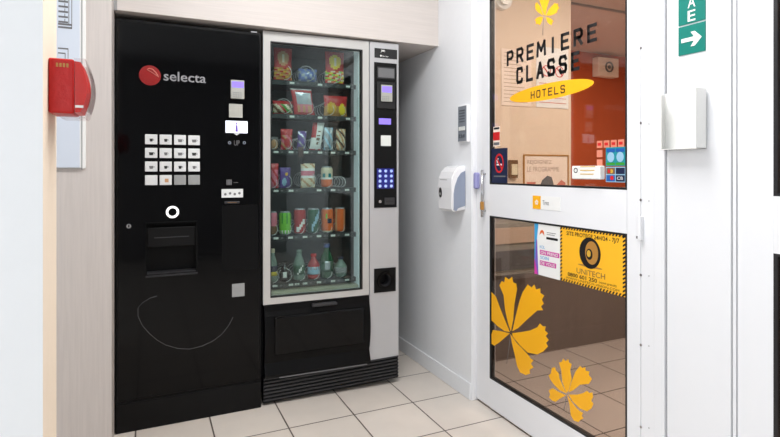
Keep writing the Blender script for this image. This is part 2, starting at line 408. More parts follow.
tag(b.build('wall_switch'), 'small brown and cream switch plate beside the no smoking sticker', 'switch')
# siren / lamp dome high on the lobby wall
b = MB(LW); cx, cz = LW.at(501, 0)
b.disc(cx, cz, 0.062, 0.062, -0.03, -0.0005, 'paper_white', 28); b.disc(cx, cz, 0.04, 0.04, -0.05, -0.03, 'acrylic', 24); b.disc(cx, cz, 0.012, 0.012, -0.056, -0.05, 'ink_grey', 12)
tag(b.build('smoke_detector'), 'round white dome fixed high on lobby wall above the notices', 'detector')
# plain pale box with two bands, low behind the tinted pane
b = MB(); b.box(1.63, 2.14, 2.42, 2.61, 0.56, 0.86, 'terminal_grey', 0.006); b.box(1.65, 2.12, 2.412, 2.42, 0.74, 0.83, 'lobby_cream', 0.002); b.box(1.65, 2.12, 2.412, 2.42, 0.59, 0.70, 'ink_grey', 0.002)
tag(b.build('pale_wall_box'), 'pale grey box on brown panelling behind the tinted lower door glass', 'casing')
# fan box on the orange wall
LO = Frame(0, 4.5, 0)
x0, z1 = LO.at(592, 58); x1, z0 = LO.at(612, 79)
t = thing('ventilation_unit', LO, ((x0+x1)/2, 0, z0), 'white square fan box high on the orange lobby wall', 'fan')
b = MB(LO); b.box(x0, x1, -0.10, -0.0005, z0, z1, 'paper_warm', 0.01); b.build('housing', t)
b = MB(LO); b.ring((x0+x1)/2, (z0+z1)/2, 0.06, 0.045, -0.112, -0.1, 'ink_grey'); b.disc((x0+x1)/2, (z0+z1)/2, 0.02, 0.02, -0.112, -0.1, 'ink_grey', 16)
b.build('fan_grille', t)
# lamp fixtures
for nm, x0, x1, y0, y1, z, lb in (('ceiling_light', 0.0, 1.2, 1.05, 1.65, 2.6, 'flat rectangular ceiling lamp above the entrance floor'), ('ceiling_light', 2.2, 2.8, 0.85, 1.75, 2.5, 'flat ceiling lamp in the lobby behind the door')):
    t = thing(nm, W0, ((x0+x1)/2, (y0+y1)/2, z), lb, 'lamp')
    MB().holed(x0-0.03, x1+0.03, 0, 1, x0, x1, 0.3, 0.6, 0, 1, 'paper_white').bm.free()
    b = MB()
    for a in ((x0-0.03, x0, y0-0.03, y1+0.03), (x1, x1+0.03, y0-0.03, y1+0.03), (x0, x1, y0-0.03, y0), (x0, x1, y1, y1+0.03)): b.box(*a, z-0.03, z-0.0005, 'paper_white')
    b.build('lamp_frame', t)
    MB().box(x0, x1, y0, y1, z-0.015, z-0.0005, 'lamp_glow').build('diffuser', t)

# ------------------------------------------------------------------ stickers and lettering on the door glass
GY = 0.0055      # just in front of the pane
def ptsD(lst, ox, oy, sc, d=GY): return [D.at(ox+x/sc, oy+y/sc, d) for x, y in lst]
def clampx(pts): return [(max(GX0+0.0095, min(GX1-0.0075, x)), z) for x, z in pts]
PET_BIG = [
 [(78,162),(64,128),(52,98),(42,70),(30,58),(10,70),(12,90),(0,110),(22,128),(45,146),(65,160)],
 [(81,160),(74,140),(66,105),(62,66),(51,40),(57,29),(64,33),(66,18),(76,25),(84,18),(87,32),(95,36),(97,50),(90,90),(87,130)],
 [(85,160),(95,115),(104,80),(112,58),(125,38),(135,46),(142,38),(147,51),(158,48),(158,60),(168,67),(162,78),(167,88),(160,95),(165,105),(150,106),(125,128),(100,152)],
 [(85,165),(110,162),(132,158),(150,150),(157,140),(164,147),(172,148),(170,158),(178,166),(172,173),(180,183),(173,191),(178,200),(166,213),(150,221),(125,216),(104,196),(86,174)],
 [(80,168),(95,190),(110,205),(126,222),(133,232),(140,236),(133,245),(140,255),(130,261),(131,271),(120,275),(105,268),(97,250),(92,225),(84,192)],
 [(78,166),(64,178),(50,190),(38,198),(28,192),(18,180),(24,165),(34,157),(55,160)]]
PET_SMALL = [
 [(226,322),(216,292),(213,262),(207,242),(214,240),(218,232),(224,239),(231,233),(233,242),(240,246),(236,262),(240,285),(232,315)],
 [(232,320),(240,292),(250,266),(262,251),(268,257),(275,254),(277,264),(286,265),(285,275),(293,285),(285,298),(262,300),(245,314)],
 [(232,326),(255,326),(270,322),(280,316),(287,322),(294,320),(296,332),(291,342),(297,350),(292,362),(280,370),(262,362),(244,345)],
 [(229,328),(240,345),(253,362),(262,370),(270,374),(266,382),(271,388),(262,393),(258,398),(246,394),(238,380),(235,355)],
 [(225,328),(210,336),(198,345),(188,341),(181,333),(184,325),(180,315),(190,309),(206,319)],
 [(225,322),(208,314),(194,300),(184,286),(180,276),(186,270),(188,257),(196,254),(199,263),(206,270),(208,284),(217,304)]]
def flower(name, petals, stem, ox, oy, sc, label, parent=None):
    b = MB(D)
    for p in petals: b.prism(clampx(ptsD(p, ox, oy, sc)), GY-0.0008, GY, 'decal_yellow')
    s = ptsD(stem, ox, oy, sc); b.tube([(x, GY-0.0006, z) for x, z in s], 0.0014, 'ink_grey', 4)
    if parent is not None: return b.build(name, parent)
    return tag(b.build(name), label, 'sticker')
flower('flower_sticker', PET_BIG, [(80, 170), (76, 205), (70, 245)], 480, 270, 2.617, 'large yellow flower sticker at left of the lower door glass')
flower('flower_sticker', PET_SMALL, [(226, 330), (224, 350), (219, 366)], 480, 270, 2.617, 'small yellow flower sticker near the bottom of the lower door glass')
t = thing('hotel_logo', D, (0.5, GY, 1.45), 'black PREMIERE CLASSE lettering with yellow flower and oval on upper door glass', 'logo')
PET_TOP = [
 [(256,60),(248,40),(244,22),(238,5),(230,-22),(240,-42),(262,-52),(282,-40),(280,-10),(272,12),(266,30),(261,60)],
 [(263,62),(272,42),(284,26),(298,12),(306,16),(311,13),(310,24),(315,32),(308,40),(306,50),(292,58),(280,62)],
 [(262,67),(278,72),(286,78),(292,84),(287,90),(286,100),(276,96),(268,88)],
 [(252,62),(242,56),(230,48),(222,38),(219,26),(222,12),(228,10),(231,16),(238,22),(244,38)],
 [(251,67),(238,66),(226,71),(218,80),(223,86),(222,96),(232,95),(238,100),(246,86)]]
flower('flower_emblem', PET_TOP, [(253, 72), (251, 105), (250, 140)], 480, 0, 3.975, None, t)
GLY = {'P': [[(0,0),(0,1),(.8,1),(1,.85),(1,.6),(.8,.45),(0,.45)]], 'R': [[(0,0),(0,1),(.8,1),(1,.85),(1,.62),(.8,.48),(0,.48)], [(.5,.48),(1,0)]],
 'E': [[(1,1),(0,1),(0,0),(1,0)], [(0,.52),(.85,.52)]], 'M': [[(0,0),(.08,1),(.5,.35),(.92,1),(1,0)]], 'I': [[(.5,0),(.5,1)]],
 'C': [[(1,.78),(.9,1),(.15,1),(0,.85),(0,.15),(.15,0),(.9,0),(1,.2)]], 'L': [[(0,1),(0,0),(1,0)]], 'A': [[(0,0),(.5,1),(1,0)], [(.2,.32),(.8,.32)]],
 'S': [[(1,.82),(.85,1),(.15,1),(0,.86),(0,.64),(.15,.52),(.85,.48),(1,.36),(1,.14),(.85,0),(.15,0),(0,.18)]],
 'H': [[(0,0),(0,1)], [(1,0),(1,1)], [(0,.5),(1,.5)]], 'O': [[(0,.15),(0,.85),(.15,1),(.85,1),(1,.85),(1,.15),(.85,0),(.15,0),(0,.15)]], 'T': [[(.5,0),(.5,1)], [(0,1),(1,1)]]}
def stroke(b, ch, x0, x1, z0, z1, w_, y, m):
    h2 = w_/2
    for pl_ in GLY[ch]:
        P = [(x0+h2+a*(x1-x0-w_), z0+h2+c*(z1-z0-w_)) for a, c in pl_]
        for (ax, az), (bx, bz) in zip(P, P[1:]):
            L = math.hypot(bx-ax, bz-az); ux, uz = (bx-ax)/L*h2, (bz-az)/L*h2
            ex, ez = ux*0.75, uz*0.75
            b.prism([(ax-ex-uz, az-ez+ux), (ax-ex+uz, az-ez-ux), (bx+ex+uz, bz+ez-ux), (bx+ex-uz, bz+ez+ux)], y-0.0006, y, m)
def dtext(body, a, c, m, par, name, bold):   # a = (px, ytop, ybot) left, c = same at right
    x0, za = D.at(a[0], a[1], GY); _, zb = D.at(a[0], a[2], GY); x1, zc = D.at(c[0], c[1], GY); _, zd = D.at(c[0], c[2], GY)
    n = len(body); z1 = (za+zc)/2; z0 = (zb+zd)/2; step = (x1-x0)/(n-0.26)
    for k, ch in enumerate(body):
        wd = (0.86 if ch == 'M' else 0.70)*step; xs = x0+k*step-(0.08*step if ch == 'M' else 0)
        b = MB(D); stroke(b, ch, xs, xs+wd, z0, z1, (z1-z0)*bold, GY-0.001, m); b.build('letter', par)
dtext('PREMIERE', (507, 51, 66), (598, 22.8, 41.5), 'ink_black', t, 'lettering', 0.19)
dtext('CLASSE', (516.5, 66.5, 83.8), (580.6, 52, 70.4), 'ink_black', t, 'lettering', 0.19)
xa = D.at(510, 98, GY)[0]; xb = D.at(594, 82, GY)[0]; zc = (D.at(510, 98.4, GY)[1]+D.at(594, 83, GY)[1])/2
MB(D).disc((xa+xb)/2, zc, (xb-xa)/2, 0.034, GY-0.0008, GY, 'decal_yellow', 48).build('oval', t)
dtext('HOTELS', (531, 90.5, 98.5), (565.5, 85.5, 93.5), 'ink_brown', t, 'lettering', 0.16)

# UNITECH sign
x0, z1 = D.at(561, 226, GY); _, z0 = D.at(561, 280, GY); x1 = GX1-0.008
b = MB(D); Y = GY-0.003; b.box(x0, x1, Y, GY, z0, z1, 'sign_yellow')
W_, H_ = x1-x0, z1-z0; bw = 0.010
b.holed(x0, x1, z0, z1, x0+bw, x1-bw, z0+bw, z1-bw, Y-0.0005, Y, 'sign_yellow')
for k in range(22):
    xx = x0+k*W_/22; b.prism([(xx, z0), (xx+W_/44, z0), (xx+W_/44+0.006, z0+bw), (xx+0.006, z0+bw)], Y-0.001, Y, 'ink_black'); b.prism([(xx, z1-bw), (xx+W_/44, z1-bw), (xx+W_/44+0.006, z1), (xx+0.006, z1)], Y-0.001, Y, 'ink_black')
for k in range(15):
    zz = z0+k*H_/15
    for xe in (x0, x1-bw): b.prism([(xe, zz), (xe, zz+H_/30), (xe+bw, zz+H_/30+0.006 if k < 14 else z1), (xe+bw, zz+0.006)], Y-0.001, Y, 'ink_black')
b.text('SITE PROTEGE 24H/24 - 7J/7', x0+0.11*W_, x1-0.08*W_, z1-0.17*H_, z1-0.075*H_, Y, 'ink_black', 0.015)
cx, cz = x0+0.49*W_, z0+0.60*H_
b.disc(cx, cz-0.232*H_, 0.19*W_, 0.02*H_, Y-0.0004, Y, 'copper'); b.disc(cx, cz, 0.165*W_, 0.27*H_, Y-0.0008, Y, 'ink_black'); b.disc(cx+0.03*W_, cz+0.01*H_, 0.10*W_, 0.20*H_, Y-0.0014, Y, 'copper')
b.disc(cx-0.005*W_, cz-0.02*H_, 0.05*W_, 0.095*H_, Y-0.002, Y, 'ink_black'); b.disc(cx-0.01*W_, cz-0.01*H_, 0.03*W_, 0.06*H_, Y-0.0026, Y, 'gold')
b.text('UNITECH', x0+0.28*W_, x0+0.72*W_, z0+0.205*H_, z0+0.30*H_, Y, 'brown_print', 0.0)
b.text('0800 601 250', x0+0.13*W_, x0+0.60*W_, z0+0.115*H_, z0+0.185*H_, Y, 'ink_black', 0.02); b.text('(appel gratuit)', x0+0.63*W_, x0+0.88*W_, z0+0.115*H_, z0+0.165*H_, Y, 'ink_black')
b.text('WWW.UNITECH-VISION.COM', x0+0.10*W_, x0+0.92*W_, z0+0.060*H_, z0+0.10*H_, Y, 'ink_black')
tag(b.build('security_sign'), 'yellow UNITECH security sign with striped border and black ball on lower door glass', 'sign')
# white poster left of it
x0, z1 = D.at(535, 223, GY); _, z0 = D.at(535, 273.5, GY); x1 = D.at(560.3, 226, GY)[0]
b = MB(D); W_, H_ = x1-x0, z1-z0; Y = GY-0.002; b.box(x0, x1, Y, GY, z0, z1, 'paper_white')
b.prism([(x0, z0), (x0, z1), (x0+0.16*W_, z1), (x0+0.10*W_, z0+0.7*H_)], Y-0.0006, Y, 'cyan_ink'); b.prism([(x0, z0), (x0+0.06*W_, z0+0.65*H_), (x0+0.10*W_, z0+0.7*H_), (x0+0.16*W_, z0)], Y-0.0008, Y, 'violet_ink'); b.prism([(x0, z0), (x0, z0+0.3*H_), (x0+0.14*W_, z0)], Y-0.001, Y, 'magenta')
b.prism([(x0+0.20*W_, z0+0.78*H_), (x0+0.24*W_, z0+0.86*H_), (x0+0.31*W_, z0+0.89*H_), (x0+0.38*W_, z0+0.86*H_), (x0+0.40*W_, z0+0.78*H_), (x0+0.31*W_, z0+0.84*H_)], Y-0.0006, Y, 'orange')
b.box(x0+0.5*W_, x0+0.85*W_, Y-0.0006, Y, z0+0.845*H_, z0+0.855*H_, 'ink_grey'); b.box(x0+0.5*W_, x0+0.8*W_, Y-0.0006, Y, z0+0.81*H_, z0+0.82*H_, 'ink_grey'); b.box(x0+0.48*W_, x0+0.92*W_, Y-0.0006, Y, z0+0.72*H_, z0+0.765*H_, 'ink_black')
b.text('ICI,', x0+0.22*W_, x0+0.42*W_, z0+0.52*H_, z0+0.58*H_, Y, 'cyan_ink', 0.01); b.box(x0+0.22*W_, x0+0.98*W_, Y-0.0006, Y, z0+0.405*H_, z0+0.495*H_, 'magenta'); b.text('ON PREND', x0+0.26*W_, x0+0.94*W_, z0+0.42*H_, z0+0.48*H_, Y-0.0008, 'paper_white', 0.01)
b.text('SOIN', x0+0.24*W_, x0+0.58*W_, z0+0.32*H_, z0+0.38*H_, Y, 'cyan_ink', 0.01); b.box(x0+0.22*W_, x0+0.86*W_, Y-0.0006, Y, z0+0.20*H_, z0+0.29*H_, 'magenta'); b.text('DE VOUS', x0+0.26*W_, x0+0.82*W_, z0+0.215*H_, z0+0.275*H_, Y-0.0008, 'paper_white', 0.01)
tag(b.build('poster'), 'white poster with blue violet edge and magenta text bands left of the yellow security sign', 'poster')
# Tirez label on the rail
x0, z1 = D.at(533, 195.5); _, z0 = D.at(533, 208.5); xm = D.at(541, 200)[0]; x1 = D.at(560.5, 200)[0]
b = MB(D); b.box(x0, xm, -0.0015, 0, z0, z1, 'decal_yellow'); b.box(xm, x1, -0.0015, 0, z0, z1, 'paper_white')
for k in range(5):
    a = R(90+72*k); cx, cz = (x0+xm)/2, (z0+z1)/2; b.disc(cx+0.007*math.cos(a), cz+0.007*math.sin(a), 0.0045, 0.0045, -0.0024, -0.0015, 'paper_warm', 8)
b.text('Tirez', xm+0.012, xm+0.050, (z0+z1)/2-0.008, (z0+z1)/2+0.011, -0.0017, 'ink_grey')
tag(b.build('pull_label'), 'small yellow and white Tirez label on the middle rail of the door', 'label')
# no smoking sticker and the small one above it
x0, zc = D.at(490, 166, GY); x1 = D.at(507.5, 166, GY)[0]; x0 = max(x0, GX0+0.01); hh = 0.083
b = MB(D); Y = GY-0.001; b.box(x0, x1, Y, GY, zc-hh, zc+hh, 'navy')
cx = (x0+x1)/2; b.ring(cx, zc+0.012, 0.034, 0.027, Y-0.001, Y, 'red', kz=1.35); b.prism([(cx-0.028, zc+0.04), (cx-0.022, zc+0.046), (cx+0.028, zc-0.014), (cx+0.022, zc-0.022)], Y-0.0014, Y, 'red')
b.box(cx-0.020, cx+0.020, Y-0.0008, Y, zc+0.002, zc+0.010, 'paper_white'); b.tube([(cx-0.012, Y-0.0008, zc+0.014), (cx-0.016, Y-0.0008, zc+0.026), (cx-0.006, Y-0.0008, zc+0.034)], 0.003, 'paper_white', 5)
b.box(x0+0.02, x1-0.015, Y-0.0008, Y, zc-0.052, zc-0.046, 'ink_grey')
tag(b.build('no_smoking_sticker'), 'navy no smoking sticker with red circle in lower left corner of upper door glass', 'sticker')
x0, z1 = D.at(493.5, 127, GY); x1, z0 = D.at(500, 146, GY)
b = MB(D); b.box(x0, x1, Y, GY, z0, z1, 'paper_warm'); b.box(x0, x1, Y-0.0006, Y, z0+0.3*(z1-z0), z0+0.72*(z1-z0), 'red'); b.box(x0+0.004, x1-0.004, Y-0.0006, Y, z0+0.86*(z1-z0), z0+0.96*(z1-z0), 'ink_black'); b.box(x0+0.003, x1-0.003, Y-0.0006, Y, z0+0.06*(z1-z0), z0+0.2*(z1-z0), 'ink_grey')
tag(b.build('warning_sticker'), 'tiny red and white sticker on door glass above the no smoking sticker', 'sticker')
# white box sign inside the door, cards beside
x0, z1 = D.at(571.5, 166, -0.02); x1, _ = D.at(600, 166, -0.02); z0 = D.at(571.5, 179, -0.02)[1]
b = MB(D); b.box(x0, x1, -0.02, GY-0.0005, z0, z1, 'acrylic', 0.004)
b.ring(x0+0.022, (z0+z1)/2+0.008, 0.010, 0.007, -0.0207, -0.02, 'ink_black', 16)
for k in range(3): b.box(x0+0.045, x1-0.03+k*0.004, -0.0207, -0.02, z0+0.018+k*0.014, z0+0.021+k*0.014, 'gold')
tag(b.build('light_box'), 'narrow white box sign with small print at the foot of the upper door glass', 'sign')
x0, z1 = D.at(606, 147.5, GY); z0 = D.at(606, 166, GY)[1]; x1 = GX1-0.009; Y = GY-0.001
b = MB(D); b.box(x0, x1, Y, GY, z0, z1, 'teal'); xm = (x0+x1)/2
for xa, xb in ((x0+0.004, xm-0.002), (xm+0.002, x1-0.004)):
    b.box(xa, xb, Y-0.0006, Y, z1-0.018, z1-0.005, 'card_blue'); b.disc((xa+xb)/2, (z0+z1)/2-0.002, (xb-xa)/2-0.003, 0.018, Y-0.0008, Y, 'pale_blue', 20); b.box(xa, xb, Y-0.0006, Y, z0+0.003, z0+0.012, 'green')
tag(b.build('voucher_sticker'), 'teal two-part voucher sticker in lower right corner of upper door glass', 'sticker')
z1b = D.at(606, 167, GY)[1]; z0b = D.at(606, 182, GY)[1]
b = MB(D); b.box(x0, x1, Y, GY, z0b, z1b, 'pale_blue'); zm = (z0b+z1b)/2
for xa, xb, za, zb, m in ((x0+0.003, xm-0.002, zm+0.002, z1b-0.003, 'brown_print'), (xm+0.002, x1-0.003, zm+0.002, z1b-0.003, 'navy'), (x0+0.003, xm-0.002, z0b+0.003, zm-0.002, 'card_blue'), (xm+0.002, x1-0.003, z0b+0.003, zm-0.002, 'navy')): b.box(xa, xb, Y-0.0006, Y, za, zb, m)
b.disc(x0+0.016, zm+0.012, 0.007, 0.007, Y-0.001, Y, 'red', 14); b.disc(x0+0.026, zm+0.012, 0.007, 0.007, Y-0.001, Y, 'gold', 14); b.disc(x0+0.028, zm-0.012, 0.008, 0.008, Y-0.001, Y, 'red', 14)
b.text('CB', xm+0.008, x1-0.010, zm-0.018, zm-0.007, Y-0.0006, 'paper_white')
tag(b.build('payment_sticker'), 'blue payment card sticker under the teal sticker on the door glass', 'sticker')
b = MB(D); xg0 = D.at(597, 150, GY)[0]; zt = D.at(597, 141, GY)[1]; cw = (x1-xg0)/4.2
for k in range(4): b.box(xg0+k*cw*1.05, xg0+k*cw*1.05+cw*0.85, Y, GY, zt-0.026, zt, 'dusky_pink')
for k in range(2): b.box(xg0, xg0+cw*0.85, Y, GY, zt-0.026-0.034*(k+1), zt-0.034*(k+1), 'dusky_pink')
for k in range(4): b.box(xg0+k*cw*1.05+0.004, xg0+k*cw*1.05+cw*0.85-0.006, Y-0.0004, Y, zt-0.018, zt-0.008, 'red')
tag(b.build('guide_sticker'), 'row and column of small pale pink squares above the teal sticker', 'sticker')

# ------------------------------------------------------------------ fittings on the right wall
RW = Frame(1.475, 2.22, -90)
xr, _ = RW.at(466, 190); Zb, Zt = 0.945, 1.178; xl = xr-0.140
t = thing('hand_dispenser', RW, ((xr+xl)/2, 0, Zb), 'white and blue-grey hand gel dispenser mounted on the white wall beside the door', 'dispenser')
prof = [(0, Zb+0.01), (-0.070, Zb), (-0.082, Zb+0.012), (-0.086, Zb+0.12), (-0.082, Zb+0.17), (-0.068, Zt-0.03), (-0.045, Zt-0.008), (-0.02, Zt), (0, Zt)]
b = MB(RW); b.prism(prof, xl, xr, 'dispenser_white', 'x')
bmesh.ops.bevel(b.bm, geom=[e for e in b.bm.edges if abs(e.verts[0].co.x-e.verts[1].co.x) < 1e-6], offset=0.006, segments=2, affect='EDGES')
b.build('cover', t)
b = MB(RW); b.prism([(-0.074, Zb+0.012), (-0.06, Zb+0.004), (-0.05, Zb+0.018), (-0.006, Zb+0.03), (-0.006, Zt-0.025), (-0.03, Zt-0.035), (-0.05, Zt-0.06), (-0.066, Zt-0.10), (-0.074, Zt-0.14)], xr-0.002, xr+0.003, 'dispenser_grey', 'x'); b.build('side_panel', t, label='blue-grey side panel')
b = MB(RW); b.disc(xl+0.03, Zb+0.095, 0.013, 0.026, -0.0885, -0.084, 'ink_black', 20); b.ring(xl+0.03, Zb+0.088, 0.006, 0.004, -0.0890, -0.084, 'paper_white', 14); b.build('push_symbol', t); b = MB(RW); b.box(xl+0.02, xl+0.09, -0.083, -0.0775, Zb+0.160, Zb+0.163, 'seam_grey'); b.build('print_line', t)
xr, zt = RW.at(470, 105); xl = xr-0.085; zb = 1.30; zt = 1.487
t = thing('intercom', RW, ((xr+xl)/2, 0, zb), 'small grey intercom keypad on the white wall above the hand dispenser', 'intercom')
MB(RW).box(xl, xr, -0.018, -0.0003, zb, zt, 'dispenser_white', 0.003).build('housing', t)
MB(RW).box(xl+0.004, xr-0.004, -0.020, -0.018, zb+0.004, zt-0.004, 'keypad_grey', 0.001).build('face_plate', t)
b = MB(RW)
for k in range(5): b.box(xl+0.018, xr-0.018, -0.0215, -0.02, zt-0.03-k*0.014, zt-0.024-k*0.014, 'keypad_dark')
b.build('speaker_grille', t)
MB(RW).box(xl+0.014, xr-0.014, -0.023, -0.02, zb+0.058, zb+0.078, 'tag_white', 0.001).build('name_plate', t)
for k in range(3): MB(RW).box(xl+0.014+k*0.02, xl+0.028+k*0.02, -0.023, -0.02, zb+0.022, zb+0.040, 'keypad_dark', 0.001).build('call_button', t)

# green signs on the pillar between the doors
PX = Frame(1.499, 2.22, -90)
def signbox(l, r, yt, yb): 
    xm = (l+r)/2; x0 = PX.at(l, 50)[0]; x1 = PX.at(r, 50)[0]; return x0, x1, PX.at(xm, yb)[1], PX.at(xm, yt)[1]
x0, x1, z0, z1 = signbox(679, 706, -30, 23); 
b = MB(PX); b.box(x0, x1, -0.003, -0.0002, z0, z1, 'green_sign', 0.0005)
hh = (z1-z0)/3.9; cx = (x0+x1)/2
_, za0, = PX.at(692, 9.5)
for k, ch in enumerate('EAD'):
    zz = z0+0.006+k*hh; b.text(ch, cx-0.012, cx+0.013, zz, zz+hh*0.80, -0.0032, 'paper_white', 0.01)
tag(b.build('defibrillator_sign'), 'upper green sign with white letters on the pillar between the glass doors', 'sign')
x0, x1, z0, z1 = signbox(679, 706, 24.5, 53.5)
b = MB(PX); b.box(x0, x1, -0.003, -0.0002, z0, z1, 'green_sign', 0.0005); cz = (z0+z1)/2; hw = (x1-x0)/2
b.prism([(cx-0.75*hw, cz-0.006), (cx-0.75*hw, cz+0.006), (cx+0.2*hw, cz+0.006), (cx-0.05*hw, cz+0.022), (cx+0.25*hw, cz+0.022), (cx+0.75*hw, cz), (cx+0.25*hw, cz-0.022), (cx-0.05*hw, cz-0.022), (cx+0.2*hw, cz-0.006)], -0.0042, -0.0028, 'paper_white')
tag(b.build('arrow_sign'), 'green sign with white right arrow under the lettered green sign', 'sign')
# acrylic leaflet holder
x0 = PX.at(660, 120, -0.03)[0]; x1 = PX.at(706, 120, -0.008)[0]; z1 = PX.at(690, 90, -0.02)[1]; z0 = PX.at(690, 149, -0.02)[1]
t = thing('leaflet_holder', PX, ((x0+x1)/2, 0, z0), 'empty translucent white leaflet holder on the pillar beneath the green arrow sign', 'holder')
MB(PX).box(x0, x1, -0.009, -0.0066, z0, z1, 'acrylic').build('back_plate', t)
xm = x0+0.58*(x1-x0)
b = MB(PX); b.box(x0, x0+0.002, -0.05, -0.009, z0, z1-0.004, 'acrylic'); b.box(x0-0.004, x0+0.022, -0.052, -0.050, z0, z1-0.006, 'acrylic'); b.box(xm, x1, -0.052, -0.0505, z0, z1, 'acrylic'); b.box(x1-0.002, x1, -0.05, -0.009, z0, z1, 'acrylic'); b.build('side_lip', t)
MB(PX).box(x0, x1, -0.05, -0.009, z0, z0+0.002, 'acrylic').build('bottom_plate', t)

# ------------------------------------------------------------------ left side: plan and fire alarm
PL = Frame(-0.134, 2.40, 0)
x1, z0 = PL.at(80, 167.5); xo = PL.at(86, 100)[0]
t = thing('evacuation_plan', PL, (x1-0.12, 0, z0), 'framed evacuation plan with line drawing on the laminate panel behind the red alarm', 'plan')
MB(PL).box(x1-0.26, x1, -0.012, -0.010, z0, z0+0.9, 'paper_blue').build('plan_sheet', t)
b = MB(PL); b.box(x1-0.28, xo, -0.0098, -0.0003, z0-0.004, z0+0.92, 'paper_white', 0.002); b.box(x1+0.006, x1+0.009, -0.0115, -0.0098, z0-0.01, z0+0.92, 'seam_grey'); b.box(x1-0.26, x1+0.006, -0.0115, -0.0098, z0-0.0035, z0-0.001, 'seam_grey'); b.build('backing_frame', t)
b = MB(PL)
def pl(x, y): return PL.at(30+x/5.46, y/5.46, -0.0125)
def seg(a, c, w_=0.0022):
    p, q = pl(*a), pl(*c); b.box(min(p[0], q[0])-w_/2, max(p[0], q[0])+w_/2, -0.0126, -0.012, min(p[1], q[1])-w_/2, max(p[1], q[1])+w_/2, 'ink_grey')
seg((155, 133), (228, 133)); seg((228, 150), (228, -120)); seg((155, 150), (228, 150)); seg((212, 133), (212, -120))
for k in range(9): seg((158, 120-k*28), (205, 120-k*28), 0.0035); seg((190, 120-k*28), (190, 104-k*28))
seg((155, 265), (208, 265)); seg((208, 265), (208, 318)); seg((155, 290), (192, 290)); seg((192, 290), (192, 318))
b.build('line_drawing', t)

AW = Frame(-0.184, 1.2, 90)     # return face of the near partition: local y goes into it (towards -x)
AX = 0.050
ZA0, ZA1 = 1.157+(170-113.5)/FPX*1.08, 1.157+(170-59)/FPX*1.08
t = thing('fire_alarm_call_point', AW, (AX+0.05, 0, ZA0), 'red fire alarm call point with clear curved cover on the cream wall edge', 'alarm')
MB(AW).box(AX+0.004, AX+0.096, -0.046, -0.0005, ZA0, ZA1, 'alarm_red', 0.004, 3).build('back_box', t)
n = 10; pr = [(-0.0465, ZA0+0.003)]+[(-0.057-0.012*math.sin(math.pi*k/n), ZA0+0.004+(ZA1-ZA0-0.008)*k/n) for k in range(n+1)]+[(-0.0465, ZA1-0.003)]
MB(AW).prism(pr, AX+0.010, AX+0.090, 'alarm_red_bright', 'x').build('front_plate', t)
b = MB(AW); n = 12
outer = [(-0.066-0.012*math.sin(math.pi*k/n), ZA0-0.004+(ZA1-ZA0+0.006)*k/n) for k in range(n+1)]
inner = [(y+0.0015, z) for y, z in reversed(outer)]
b.prism(outer+inner, AX+0.004, AX+0.096, 'clear_plastic', 'x')
side = [(-0.046, ZA0-0.004)]+outer+[(-0.046, ZA1+0.002)]
b.prism(side, AX+0.001, AX+0.0025, 'clear_plastic', 'x'); b.prism(side, AX+0.0975, AX+0.099, 'clear_plastic', 'x')
b.box(AX+0.002, AX+0.098, -0.064, -0.02, ZA0-0.0075, ZA0-0.006, 'clear_plastic')
b.build('clear_cover', t, label='clear curved plastic cover')
b = MB(AW); b.box(AX-0.002, AX+0.0008, -0.063, -0.048, ZA0+0.012, ZA0+0.017, 'paper_white'); b.build('small_label', t, label='tiny white label')
b = MB(AW); 
for k, ch in enumerate('TEST'): b.box(AX+0.0032, AX+0.0038, -0.018-k*0.006, -0.014-k*0.006, ZA1-0.018, ZA1-0.010, 'copper')
b.build('scuffed_mark', t, label='worn gold marking')

# ------------------------------------------------------------------ black coffee machine
M1 = Frame(-0.129, 2.59, 0)
MW = 0.630
t = thing('coffee_machine', M1, (MW/2, 0.35, 0), 'tall gloss black selecta hot drink vending machine with square white buttons', 'vending machine')
b = MB(M1); b.box(0.0, MW, 0.06, 0.72, 0.14, 1.835, 'satin_black', 0.004); b.build('cabinet', t)
MB(M1).box(0.0, MW, -0.005, 0.70, 0.0, 0.126, 'matt_black', 0.003).build('plinth', t)
nx0, nz1 = M1.at(147, 222); nx1, nz0 = M1.at(196, 277); nz1 = M1.at(172, 223)[1]; nz0 = M1.at(172, 273)[1]
b = MB(M1); b.holed(0.008, MW-0.008, 0.14, 1.812, nx0, nx1, nz0, nz1, 0.0, 0.055, 'gloss_black'); door1 = b.build('front_door', t, label='gloss black front door')
b = MB(M1)
for a in ((0.0, 0.008, 0.13, 1.82), (MW-0.008, MW, 0.13, 1.82), (0.008, MW-0.008, 0.128, 0.139), (0.008, MW-0.008, 1.812, 1.822)): b.box(a[0], a[1], -0.002, 0.058, a[2], a[3], 'satin_black')
b.build('door_trim', door1)
b = MB(M1); b.box(MW-0.05, MW-0.02, -0.002, 0.02, 1.824, 1.829, 'steel'); b.build('hinge_plate', t)
